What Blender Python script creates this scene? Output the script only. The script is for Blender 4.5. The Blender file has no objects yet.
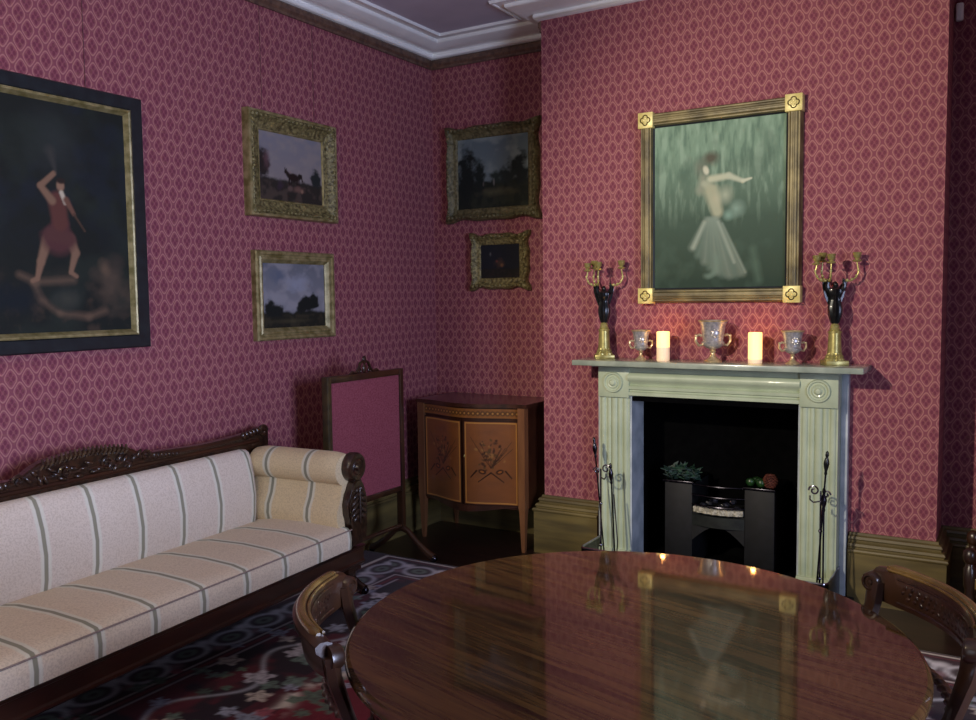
import bpy, bmesh, math, random
import numpy as np
from mathutils import Vector, Matrix
random.seed(7); RNG = np.random.default_rng(5)
PI = math.pi
sc = bpy.context.scene
col = sc.collection

# ------------------------------------------------------------------ camera
F_PX, YAW, PITCH, ROLL = 868.0, 0.547, 0.0715, -0.0124
fw = Vector((-math.sin(YAW)*math.cos(PITCH), math.cos(YAW)*math.cos(PITCH), -math.sin(PITCH)))
rt0 = Vector((math.cos(YAW), math.sin(YAW), 0)); up0 = rt0.cross(fw)
rt = math.cos(ROLL)*rt0 + math.sin(ROLL)*up0
up = -math.sin(ROLL)*rt0 + math.cos(ROLL)*up0
cd = bpy.data.cameras.new('camera'); cam = bpy.data.objects.new('camera', cd); col.objects.link(cam)
cd.sensor_fit = 'HORIZONTAL'; cd.sensor_width = 36.0; cd.lens = F_PX/976*36.0; cd.clip_start = .05
cam.matrix_world = Matrix(((rt.x, up.x, -fw.x, 0), (rt.y, up.y, -fw.y, -4.78), (rt.z, up.z, -fw.z, 1.6), (0, 0, 0, 1)))
sc.camera = cam
sc.view_settings.view_transform = 'Standard'; sc.view_settings.look = 'None'
sc.view_settings.exposure = 0.0; sc.view_settings.gamma = 1.0; sc.view_settings.use_curve_mapping = False

# ------------------------------------------------------------------ world and lights
w = bpy.data.worlds.new('world'); sc.world = w; w.use_nodes = True
w.node_tree.nodes['Background'].inputs[0].default_value = (.35, .42, .6, 1)
w.node_tree.nodes['Background'].inputs[1].default_value = .02

def area_light(name, loc, target, sx, sy, power, colour):
    d = bpy.data.lights.new(name, 'AREA'); d.shape = 'RECTANGLE'; d.size = sx; d.size_y = sy
    d.energy = power; d.color = colour
    o = bpy.data.objects.new(name, d); col.objects.link(o); o.location = loc
    o.rotation_euler = (Vector(target)-Vector(loc)).to_track_quat('-Z', 'Y').to_euler()
    return o
def spot_light(name, loc, target, power, colour, angle, blend, radius):
    d = bpy.data.lights.new(name, 'SPOT'); d.energy = power; d.color = colour
    d.spot_size = math.radians(angle); d.spot_blend = blend; d.shadow_soft_size = radius
    o = bpy.data.objects.new(name, d); col.objects.link(o); o.location = loc
    o.rotation_euler = (Vector(target)-Vector(loc)).to_track_quat('-Z', 'Y').to_euler()
    return o
def point_light(name, loc, power, colour, radius):
    d = bpy.data.lights.new(name, 'POINT'); d.energy = power; d.color = colour; d.shadow_soft_size = radius
    o = bpy.data.objects.new(name, d); col.objects.link(o); o.location = loc
    return o
spot_light('spotlight_warm', (-2.15, -4.6, 2.75), (-.75, 0, 1.3), 560, (1.0, .88, .70), 62, .7, .05)
side_window = area_light('daylight_side_window', (2.2, -3.3, 1.55), (-3.5, -3.0, 1.35), 1.2, 1.8, 92, (.60, .68, 1.0))
side_window.data.spread = math.radians(112)
area_light('daylight_rear_window', (-1.9, -6.7, 1.9), (-2.2, 0, 1.2), 1.4, 2.0, 16, (.80, .90, 1.0))
point_light('ceiling_lamp_warm', (-1.9, -4.0, 2.45), 31, (1.0, .80, .48), .12)

# ------------------------------------------------------------------ helpers
def lin(c):
    if isinstance(c, str):
        c = c.lstrip('#'); c = [int(c[i:i+2], 16)/255 for i in (0, 2, 4)]
    return tuple(((x/12.92) if x <= .04045 else ((x+.055)/1.055)**2.4) for x in c)

class NT:
    """small node-graph helper"""
    def __init__(s, name):
        s.m = bpy.data.materials.new(name); s.m.use_nodes = True; s.t = s.m.node_tree
        s.b = s.t.nodes['Principled BSDF']
    def n(s, kind, **kw):
        nd = s.t.nodes.new(kind)
        for k, v in kw.items(): setattr(nd, k, v)
        return nd
    def link(s, a, b): s.t.links.new(a, b)
    def math(s, op, a, b=None, c=None):
        nd = s.n('ShaderNodeMath', operation=op)
        for i, v in enumerate((a, b, c)):
            if v is None: continue
            if isinstance(v, (int, float)): nd.inputs[i].default_value = v
            else: s.link(v, nd.inputs[i])
        return nd.outputs[0]
    def mix(s, f, a, b):
        nd = s.n('ShaderNodeMix', data_type='RGBA')
        if isinstance(f, (int, float)): nd.inputs[0].default_value = f
        else: s.link(f, nd.inputs[0])
        for i, v in ((6, a), (7, b)):
            if isinstance(v, tuple): nd.inputs[i].default_value = (*v[:3], 1)
            else: s.link(v, nd.inputs[i])
        return nd.outputs[2]
    def coord(s, scale=(1, 1, 1), rot=(0, 0, 0)):
        tc = s.n('ShaderNodeTexCoord'); mp = s.n('ShaderNodeMapping')
        s.link(tc.outputs['Object'], mp.inputs[0]); mp.inputs['Scale'].default_value = scale
        mp.inputs['Rotation'].default_value = rot
        return mp.outputs[0]
    def noise(s, vec, scale, detail=3, rough=.5, dist=0):
        nd = s.n('ShaderNodeTexNoise'); s.link(vec, nd.inputs['Vector'])
        nd.inputs['Scale'].default_value = scale; nd.inputs['Detail'].default_value = detail
        nd.inputs['Roughness'].default_value = rough; nd.inputs['Distortion'].default_value = dist
        return nd.outputs[0]
    def ramp(s, f, lo, hi):
        nd = s.n('ShaderNodeMapRange'); nd.clamp = True
        s.link(f, nd.inputs[0]); nd.inputs[1].default_value = lo; nd.inputs[2].default_value = hi
        return nd.outputs[0]
    def bump(s, h, strength, dist=.01):
        nd = s.n('ShaderNodeBump'); nd.inputs['Strength'].default_value = strength
        nd.inputs['Distance'].default_value = dist; s.link(h, nd.inputs['Height'])
        s.link(nd.outputs[0], s.b.inputs['Normal'])
    def set(s, colour=None, rough=.5, metal=0, coat=0, spec=.5, coat_rough=.05):
        if colour is not None:
            if isinstance(colour, tuple): s.b.inputs['Base Color'].default_value = (*colour[:3], 1)
            else: s.link(colour, s.b.inputs['Base Color'])
        if isinstance(rough, (int, float)): s.b.inputs['Roughness'].default_value = rough
        else: s.link(rough, s.b.inputs['Roughness'])
        s.b.inputs['Metallic'].default_value = metal
        s.b.inputs['Coat Weight'].default_value = coat; s.b.inputs['Coat Roughness'].default_value = coat_rough
        s.b.inputs['Specular IOR Level'].default_value = spec
        return s.m

def mottled(name, c1, c2, scale=20, rough=.5, metal=0, coat=0, spec=.5, stretch=(1, 1, 1), bump=0, lo=.35, hi=.65, bdist=.004, detail=4):
    g = NT(name); v = g.coord(stretch); f = g.noise(v, scale, detail)
    c = g.mix(g.ramp(f, lo, hi), lin(c1), lin(c2))
    if bump: g.bump(f, bump, bdist)
    return g.set(c, rough, metal, coat, spec)

def attr_mat(name, rough=.5, coat=0, spec=.5, bump=0, bscale=200, sheen=0):
    g = NT(name); a = g.n('ShaderNodeAttribute'); a.attribute_name = 'paint'
    if bump: g.bump(g.noise(g.coord(), bscale, 2), bump, .003)
    m = g.set(a.outputs['Color'], rough, 0, coat, spec)
    if sheen: g.b.inputs['Sheen Weight'].default_value = sheen
    return m

# wallpaper : ogee trellis holding little four-petal flowers; u runs along any axis-aligned wall
def wallpaper():
    g = NT('wallpaper'); tc = g.n('ShaderNodeTexCoord'); sp = g.n('ShaderNodeSeparateXYZ'); g.link(tc.outputs['Object'], sp.inputs[0])
    u = g.math('MULTIPLY', g.math('ADD', sp.outputs[0], sp.outputs[1]), 1/.0742)
    v = g.math('MULTIPLY', sp.outputs[2], 1/.112)
    fr = lambda x: g.math('SUBTRACT', g.math('FRACT', x), .5)
    aa = g.math('ABSOLUTE', fr(g.math('ADD', u, v))); ab = g.math('ABSOLUTE', fr(g.math('SUBTRACT', u, v)))
    p_ = lambda x: g.math('POWER', x, 3.6)
    d = g.math('POWER', g.math('ADD', p_(aa), p_(ab)), 1/3.6)          # rounded lozenge distance from the cell centre
    line = g.ramp(g.math('ABSOLUTE', g.math('SUBTRACT', d, .425)), .055, .02)
    gap = g.ramp(d, .46, .49)
    pa = g.math('SUBTRACT', aa, .155); pb = g.math('SUBTRACT', ab, .155)
    petal = g.ramp(g.math('SQRT', g.math('ADD', g.math('MULTIPLY', pa, pa), g.math('MULTIPLY', pb, pb))), .155, .115)
    nz = g.noise(g.coord(), 2.2, 3); fine = g.noise(g.coord(), 230, 2); blot = g.noise(g.coord(), 60, 3)
    base = g.mix(nz, lin('#894a55'), lin('#95565d'))
    c = g.mix(g.math('MULTIPLY', petal, .72), base, lin('#6a2e40'))
    c = g.mix(g.math('MULTIPLY', line, .62), c, lin('#c08a80'))
    c = g.mix(g.math('MULTIPLY', gap, .4), c, lin('#7c404e'))
    c = g.mix(g.math('MULTIPLY', g.ramp(fine, .35, .7), .28), c, lin('#5e3050'))
    c = g.mix(g.math('MULTIPLY', g.ramp(blot, .5, .75), .25), c, lin('#a07a5c'))
    return g.set(c, .75, 0, 0, .2)
WALL = wallpaper()

MAHOG = mottled('mahogany_dark', '#22130c', '#402818', 9, .34, coat=.25, stretch=(1, 1, .25), bump=.15)
MAHOG_TRIM = mottled('mahogany_crest_edge', '#54401f', '#7a6032', 12, .25, coat=.6)
CARVED = mottled('carved_dark_wood', '#1d110c', '#3b2417', 30, .28, coat=.5, bump=.8, bdist=.006)
CARVED_RAIL = mottled('sofa_rail_wood', '#24130c', '#3d2013', 14, .3, coat=.3, stretch=(1, .2, 1), bump=.2)
SKIRT = mottled('grained_olive_paint', '#4e4428', '#6e6036', 16, .5, stretch=(.12, .12, 1), bump=.25, coat=.15)
PLASTER = mottled('white_plaster', '#e9ecea', '#f4f6f3', 5, .6, spec=.3)
CEIL = mottled('ceiling_paint', '#bdb8c4', '#c9c4d0', 3, .8, spec=.2)
STONE = mottled('pale_green_marble', '#a0ac90', '#b7c2a6', 7, .42, coat=.2, lo=.3, hi=.75, detail=7)
STONE_G = mottled('grey_marble', '#98a2a8', '#bcc4c8', 9, .35, coat=.2, detail=7)
SHELF = mottled('grey_green_marble_shelf', '#848e80', '#a2ab9a', 9, .22, coat=.4, detail=7)
SOOT = mottled('black_iron', '#020203', '#050506', 20, .9, spec=.05, bump=.3)
IRON = mottled('blacked_grate_iron', '#08090b', '#101115', 25, .6, metal=.2, bump=.2)
STEEL = mottled('polished_steel', '#8a8896', '#b5b3c0', 40, .14, metal=1)
DARKSTEEL = mottled('dark_steel', '#2b2a30', '#45434b', 40, .25, metal=1)
BRASS = mottled('gilt_brass', '#8f8750', '#b8ae6c', 30, .35, metal=.5)
BRONZE = mottled('dark_bronze', '#0f1214', '#262a2a', 30, .3, metal=.6, coat=.3)
SILVER = mottled('old_silver', '#a2a0a4', '#d4d0cc', 60, .32, metal=.6, bump=.05)
SILVERGILT = mottled('silver_gilt', '#b8a27c', '#e0cca0', 60, .3, metal=.6, bump=.05)
GILT = mottled('carved_gilt', '#4b4328', '#8f8556', 55, .45, metal=.2, bump=1.0, bdist=.01)
GILT_FLAT = mottled('plain_gilt', '#6f663c', '#a0946a', 25, .4, metal=.3, bump=.2)
GILT_OLD = mottled('dull_gilt', '#474228', '#716a48', 45, .5, metal=.1, bump=1.0, bdist=.01)
GILT_WORN = mottled('worn_gilt_bar', '#4c442a', '#83774e', 30, .45, metal=.15, stretch=(.25, 1, .25), bump=.8, bdist=.006)
GILT_BLOCK = mottled('bright_gilt_block', '#cbbb6a', '#e8db92', 25, .4, metal=.1, bump=.2)
GILT_GROOVE = mottled('dark_gilt_groove', '#4b3d16', '#5f4e20', 25, .5, metal=.3)
BLACKFRAME = mottled('black_painted_frame', '#10161a', '#1a2226', 20, .35, coat=.3)
WIRE = mottled('hanging_wire', '#5a3a40', '#6d464a', 30, .5, metal=.3)
FLOORM = mottled('dark_floorboards', '#1d120f', '#2e1c16', 6, .35, stretch=(.3, 4, 1), coat=.2)
HEARTH = mottled('dark_hearth_slate', '#15151a', '#24242a', 8, .4)

class MB:
    def __init__(s): s.bm = bmesh.new()
    def _xf(s, vs, M):
        if M is not None:
            for v in vs: v.co = M @ v.co
    def box(s, x0, x1, y0, y1, z0, z1, bevel=0, M=None, seg=2):
        r = bmesh.ops.create_cube(s.bm, size=1)
        vs = r['verts']
        for v in vs:
            v.co = Vector(((x0+x1)/2+v.co.x*(x1-x0), (y0+y1)/2+v.co.y*(y1-y0), (z0+z1)/2+v.co.z*(z1-z0)))
        if bevel:
            es = list({e for v in vs for e in v.link_edges})
            n0 = set(s.bm.verts)
            rb = bmesh.ops.bevel(s.bm, geom=es, offset=bevel, segments=seg, affect='EDGES', profile=.5)
            vs = list({v for f in rb['faces'] for v in f.verts} | {v for v in vs if v.is_valid})
        s._xf(vs, M); return s
    def lathe(s, prof, seg=24, M=None, flute=None):
        rings = []
        for r, z in prof:
            ring = []
            for k in range(seg):
                a = 2*PI*k/seg; rr = r
                if flute and r > flute[2]: rr = r*(1+flute[0]*math.cos(flute[1]*a))
                ring.append(s.bm.verts.new((rr*math.cos(a), rr*math.sin(a), z)))
            rings.append(ring)
        for a, b in zip(rings, rings[1:]):
            for k in range(seg):
                s.bm.faces.new((a[k], a[(k+1) % seg], b[(k+1) % seg], b[k]))
        s.bm.faces.new(rings[0][::-1]); s.bm.faces.new(rings[-1])
        s._xf([v for r in rings for v in r], M); return s
    def tube(s, pts, r, seg=8, closed=False, M=None, twist=0, flat=None):
        pts = [Vector(p) for p in pts]; n = len(pts); rings = []
        rr = r if isinstance(r, (list, tuple)) else [r]*n
        nrm = None
        for i, p in enumerate(pts):
            if closed: t = pts[(i+1) % n]-pts[i-1]
            else: t = pts[min(i+1, n-1)]-pts[max(i-1, 0)]
            t.normalize()
            if nrm is None:
                nrm = t.orthogonal().normalized() if abs(t.z) > .9 else t.cross(Vector((0, 0, 1))).normalized()
            nrm = (nrm-t*nrm.dot(t)).normalized(); bi = t.cross(nrm)
            ring = []
            for k in range(seg):
                a = 2*PI*k/seg; q = rr[i]
                if twist: q = rr[i]*(1+.28*math.cos(2*(a+twist*i)))
                fx = 1 if flat is None else flat
                ring.append(s.bm.verts.new(p+nrm*math.cos(a)*q*fx+bi*math.sin(a)*q))
            rings.append(ring)
        m = n if closed else n-1
        for i in range(m):
            a, b = rings[i], rings[(i+1) % n]
            for k in range(seg): s.bm.faces.new((a[k], a[(k+1) % seg], b[(k+1) % seg], b[k]))
        if not closed: s.bm.faces.new(rings[0][::-1]); s.bm.faces.new(rings[-1])
        s._xf([v for r_ in rings for v in r_], M); return s
    def prism(s, out, d0, d1, axis='y', M=None, bevel=0):
        """outline (a,b) pushed along axis: y -> (a,d,b); x -> (d,a,b); z -> (a,b,d)"""
        f = {'y': lambda a, b, d: (a, d, b), 'x': lambda a, b, d: (d, a, b), 'z': lambda a, b, d: (a, b, d)}[axis]
        A = [s.bm.verts.new(f(a, b, d0)) for a, b in out]; B = [s.bm.verts.new(f(a, b, d1)) for a, b in out]
        n = len(out)
        for i in range(n): s.bm.faces.new((A[i], A[(i+1) % n], B[(i+1) % n], B[i]))
        f0 = s.bm.faces.new(A[::-1]); f1 = s.bm.faces.new(B)
        vs = A+B
        if bevel:
            es = list(set(f0.edges) | set(f1.edges))
            rb = bmesh.ops.bevel(s.bm, geom=es, offset=bevel, segments=2, affect='EDGES')
            vs = list({v for q in rb['faces'] for v in q.verts} | {v for v in vs if v.is_valid})
        s._xf(vs, M); return s
    def ball(s, c, r, M=None, seg=12, rot=None):
        r = (r, r, r) if isinstance(r, (int, float)) else r
        q = bmesh.ops.create_uvsphere(s.bm, u_segments=seg, v_segments=max(6, seg//2+2), radius=1)
        for v in q['verts']:
            p = Vector((v.co.x*r[0], v.co.y*r[1], v.co.z*r[2]))
            if rot is not None: p = rot @ p
            v.co = p+Vector(c)
        s._xf(q['verts'], M); return s
    def sweep(s, path, prof, closed=False):
        """profile (out, z) carried along a plan path, room on the right-hand side, mitred corners"""
        n = len(path); P = [Vector((*p, 0)) for p in path]; rings = []
        for i, p in enumerate(P):
            dn = (P[(i+1) % n]-p) if (closed or i < n-1) else None
            dp = (p-P[i-1]) if (closed or i > 0) else None
            ns = [Vector((d.y, -d.x, 0)).normalized() for d in (dp, dn) if d is not None]
            m = sum(ns, Vector()); m = m/len(ns)
            m = m/m.length_squared
            rings.append([s.bm.verts.new((p.x+m.x*o, p.y+m.y*o, z)) for o, z in prof])
        k = len(prof)
        for i in range(n if closed else n-1):
            a, b = rings[i], rings[(i+1) % n]
            for j in range(k): s.bm.faces.new((a[j], a[(j+1) % k], b[(j+1) % k], b[j]))
        if not closed: s.bm.faces.new(rings[0]); s.bm.faces.new(rings[-1][::-1])
        return s
    def rect_ring(s, w, h, prof, n=1, wave=None):
        """picture-frame moulding: profile (inset from outer edge, height off the wall towards -y)"""
        k = len(prof); loop = []
        for side in range(4):
            for i in range(n): loop.append((side, i/n))
        rings = []
        for side, t in loop:
            ring = []
            for j, (ins, hgt) in enumerate(prof):
                X, Z = w/2-ins, h/2-ins
                c = [(-X, -Z), (X, -Z), (X, Z), (-X, Z)]
                a, b = c[side], c[(side+1) % 4]
                x, z = a[0]+(b[0]-a[0])*t, a[1]+(b[1]-a[1])*t
                if wave:
                    o = wave(side, t)*max(0, 1-ins/wave.reach)
                    nx, nz = [(0, -1), (1, 0), (0, 1), (-1, 0)][side]
                    if t == 0: px, pz = [(0, -1), (1, 0), (0, 1), (-1, 0)][side-1]; nx += px; nz += pz
                    x += nx*o; z += nz*o
                ring.append(s.bm.verts.new((x, -hgt, z)))
            rings.append(ring)
        N = len(rings)
        for i in range(N):
            a, b = rings[i], rings[(i+1) % N]
            for j in range(k): s.bm.faces.new((a[j], a[(j+1) % k], b[(j+1) % k], b[j]))
        return s
    def build(s, name, mat, parent=None, loc=(0, 0, 0), smooth=True, angle=40, rz=0):
        bmesh.ops.recalc_face_normals(s.bm, faces=s.bm.faces)
        me = bpy.data.meshes.new(name); s.bm.to_mesh(me); s.bm.free()
        me.materials.append(mat)
        if smooth:
            me.polygons.foreach_set('use_smooth', [True]*len(me.polygons))
            try: me.set_sharp_from_angle(angle=math.radians(angle))
            except Exception: pass
        o = bpy.data.objects.new(name, me); col.objects.link(o)
        o.location = loc; o.rotation_euler.z = rz
        if parent is not None: o.parent = parent
        return o

def tag(o, label, cat, group=None, kind=None):
    o['label'] = label; o['category'] = cat
    if group: o['group'] = group
    if kind: o['kind'] = kind
    return o
def thing(name, label, cat, loc, rz=0, group=None):
    o = bpy.data.objects.new(name, None); col.objects.link(o); o.location = loc; o.rotation_euler.z = rz
    o.empty_display_size = .05
    return tag(o, label, cat, group)
def struct(o):
    o['kind'] = 'structure'; return o
def dup(root, loc, rz, label):
    def cp(o, par):
        c = o.copy(); col.objects.link(c); c.parent = par
        for ch in o.children: cp(ch, c)
        return c
    r = cp(root, None); r.location = loc; r.rotation_euler.z = rz; r['label'] = label
    return r

# ------------------------------------------------------------------ painting with arrays
def vnoise(nx, ny, cx, cy, seed=0, octaves=4):
    r = np.random.default_rng(seed); out = np.zeros((ny, nx)); amp = 1; tot = 0
    for o in range(octaves):
        gx, gy = int(cx*2**o)+2, int(cy*2**o)+2
        g = r.random((gy, gx)); X = np.linspace(0, gx-1.001, nx); Y = np.linspace(0, gy-1.001, ny)
        xi, yi = X.astype(int), Y.astype(int); fx, fy = X-xi, Y-yi
        fx = fx*fx*(3-2*fx); fy = fy*fy*(3-2*fy); fy = fy[:, None]
        a = g[np.ix_(yi, xi)]*(1-fx)+g[np.ix_(yi, xi+1)]*fx; b = g[np.ix_(yi+1, xi)]*(1-fx)+g[np.ix_(yi+1, xi+1)]*fx
        out += amp*(a*(1-fy)+b*fy); tot += amp; amp *= .5
    return out/tot
class Canvas:
    """u 0..1 left to right, v 0..1 bottom to top; distances measured in units of the height"""
    def __init__(s, w, h, res, base):
        s.w, s.h = w, h; s.nx, s.ny = int(w*res)+1, int(h*res)+1; s.asp = w/h
        s.U, s.V = np.meshgrid(np.linspace(0, 1, s.nx), np.linspace(0, 1, s.ny))
        s.c = np.zeros((s.ny, s.nx, 3)); s.c[:] = lin(base)
    def mixin(s, m, colour, a=1):
        m = np.clip(m*a, 0, 1)[..., None]; s.c = s.c*(1-m)+np.array(lin(colour))*m
    def blob(s, u, v, rx, ry, colour, a=1, soft=.3, rot=0, rough=0, seed=1):
        dx = (s.U-u)*s.asp; dy = s.V-v; c, q = math.cos(rot), math.sin(rot)
        X = (dx*c+dy*q)/rx; Y = (-dx*q+dy*c)/ry; d = np.sqrt(X*X+Y*Y)
        if rough: d = d+rough*(vnoise(s.nx, s.ny, 14, 14, seed)-.5)
        s.mixin((1+soft-d)/(2*soft+1e-6), colour, a)
    def stroke(s, p, q, r0, r1, colour, a=1, soft=.3):
        ax, ay, bx, by = p[0]*s.asp, p[1], q[0]*s.asp, q[1]; X = s.U*s.asp
        dx, dy = bx-ax, by-ay; L = dx*dx+dy*dy+1e-9
        t = np.clip(((X-ax)*dx+(s.V-ay)*dy)/L, 0, 1); d = np.hypot(X-ax-t*dx, s.V-ay-t*dy)/(r0+(r1-r0)*t)
        s.mixin((1+soft-d)/(2*soft+1e-6), colour, a)
    def mesh(s, name, mat, parent, fn, thick=None, loc=(0, 0, 0)):
        """fn(x, z) -> 3-D point, x in metres from the left, z from the bottom"""
        X = (s.U*s.w).ravel(); Z = (s.V*s.h).ravel()
        co = np.array([fn(a, b) for a, b in zip(X, Z)], dtype=np.float32) if not getattr(fn, 'vec', False) else fn(X, Z)
        nx, ny = s.nx, s.ny
        i = (np.arange(ny-1)[:, None]*nx+np.arange(nx-1)[None]).ravel()
        F = np.stack([i, i+1, i+1+nx, i+nx], 1).ravel()
        me = bpy.data.meshes.new(name); me.vertices.add(len(co)); me.vertices.foreach_set('co', co.astype(np.float32).ravel())
        me.loops.add(len(F)); me.loops.foreach_set('vertex_index', F.astype(np.int32))
        n = len(i); me.polygons.add(n); me.polygons.foreach_set('loop_start', np.arange(0, n*4, 4, dtype=np.int32))
        me.update(calc_edges=True); me.validate()
        me.polygons.foreach_set('use_smooth', [True]*n)
        at = me.color_attributes.new('paint', 'FLOAT_COLOR', 'POINT')
        at.data.foreach_set('color', np.concatenate([s.c.reshape(-1, 3), np.ones((len(co), 1))], 1).astype(np.float32).ravel())
        me.materials.append(mat)
        o = bpy.data.objects.new(name, me); col.objects.link(o); o.location = loc
        if parent is not None: o.parent = parent
        return o

# ------------------------------------------------------------------ room shell
XL, XR, YB, YA, YR, ZC = -3.565, 2.3, 0.0, .36, -6.9, 3.362
BX0, BX1 = -2.505, -.312                                 # chimney breast
OX0, OX1, OZ = -1.90, -.955, 1.03                        # fire opening
def plane_wall(name, quads):
    m = MB()
    for (a, b, z0, z1) in quads:
        d = Vector((b[0]-a[0], b[1]-a[1], 0)).normalized(); n = Vector((-d.y, d.x, 0))*.12   # thickness goes behind the face
        vs = [m.bm.verts.new((p[0]+q.x, p[1]+q.y, z)) for q in (Vector(), n) for p in (a, b) for z in (z0, z1)]
        for f in ((0, 1, 3, 2), (4, 6, 7, 5), (0, 4, 5, 1), (2, 3, 7, 6), (1, 5, 7, 3), (0, 2, 6, 4)):
            m.bm.faces.new([vs[i] for i in f])
    return struct(m.build(name, WALL, smooth=False))
plane_wall('wall_left', [((XL, YR), (XL, YA+.12), 0, ZC)])
plane_wall('wall_back_left', [((XL, YA), (BX0, YA), 0, ZC)])
plane_wall('wall_back_right', [((BX1, YA), (XR, YA), 0, ZC)])
plane_wall('wall_right', [((XR, YA), (XR, YR), 0, ZC)])
plane_wall('wall_rear', [((XR, YR), (XL, YR), 0, ZC)])
m = MB()
m.box(BX0, OX0, 0, YA+.12, 0, ZC); m.box(OX1, BX1, 0, YA+.12, 0, ZC); m.box(OX0, OX1, 0, YA+.12, OZ, ZC)
struct(m.build('wall_chimney', WALL, smooth=False))
m = MB(); m.box(XL-.12, XR+.12, YR-.12, YA+.3, -.1, 0); struct(m.build('floor', FLOORM, smooth=False))
m = MB(); m.box(XL-.12, XR+.12, YR-.12, YA+.3, ZC, ZC+.1); struct(m.build('ceiling', CEIL, smooth=False))
perim = [(XL, YR), (XL, YA), (BX0, YA), (BX0, 0), (BX1, 0), (BX1, YA), (XR, YA), (XR, YR)]
corn = [(0, 3.268), (.026, 3.268), (.036, 3.275), (.038, 3.290), (.036, 3.300), (.046, 3.304), (.075, 3.302), (.10, 3.306), (.122, 3.314), (.128, 3.316), (.140, 3.322), (.155, 3.326), (.163, 3.336), (.163, 3.350),
        (.212, 3.352), (.214, 3.345), (.228, 3.345), (.232, ZC), (0, ZC)]
struct(MB().sweep(perim, corn, closed=True).build('trim_1', PLASTER, angle=50))
RAIL = mottled('dull_gilt_picture_rail', '#4a342c', '#6a5040', 30, .5, coat=.2)
rail = [(0, 3.268), (.01, 3.268), (.022, 3.256), (.022, 3.23), (.012, 3.215), (.012, 3.20), (0, 3.20)]
struct(MB().sweep(perim[:4], rail).build('trim_2', RAIL, angle=30))
skp = [(0, 0), (.052, 0), (.052, .262), (.058, .266), (.060, .274), (.056, .282), (.040, .284), (.040, .292), (.046, .298), (.040, .310), (.026, .316), (.026, .326), (.032, .332), (.026, .344), (.014, .350), (.012, .362), (0, .362)]
CX0, CX1 = -2.125, -.715                                 # chimneypiece flanks
struct(MB().sweep([(XL, YR), (XL, YA), (BX0, YA), (BX0, 0), (CX0, 0)], skp).build('baseboard_left', SKIRT, angle=30))
struct(MB().sweep([(CX1, 0), (BX1, 0), (BX1, YA), (XR, YA), (XR, YR)], skp).build('baseboard_right', SKIRT, angle=30))

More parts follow.
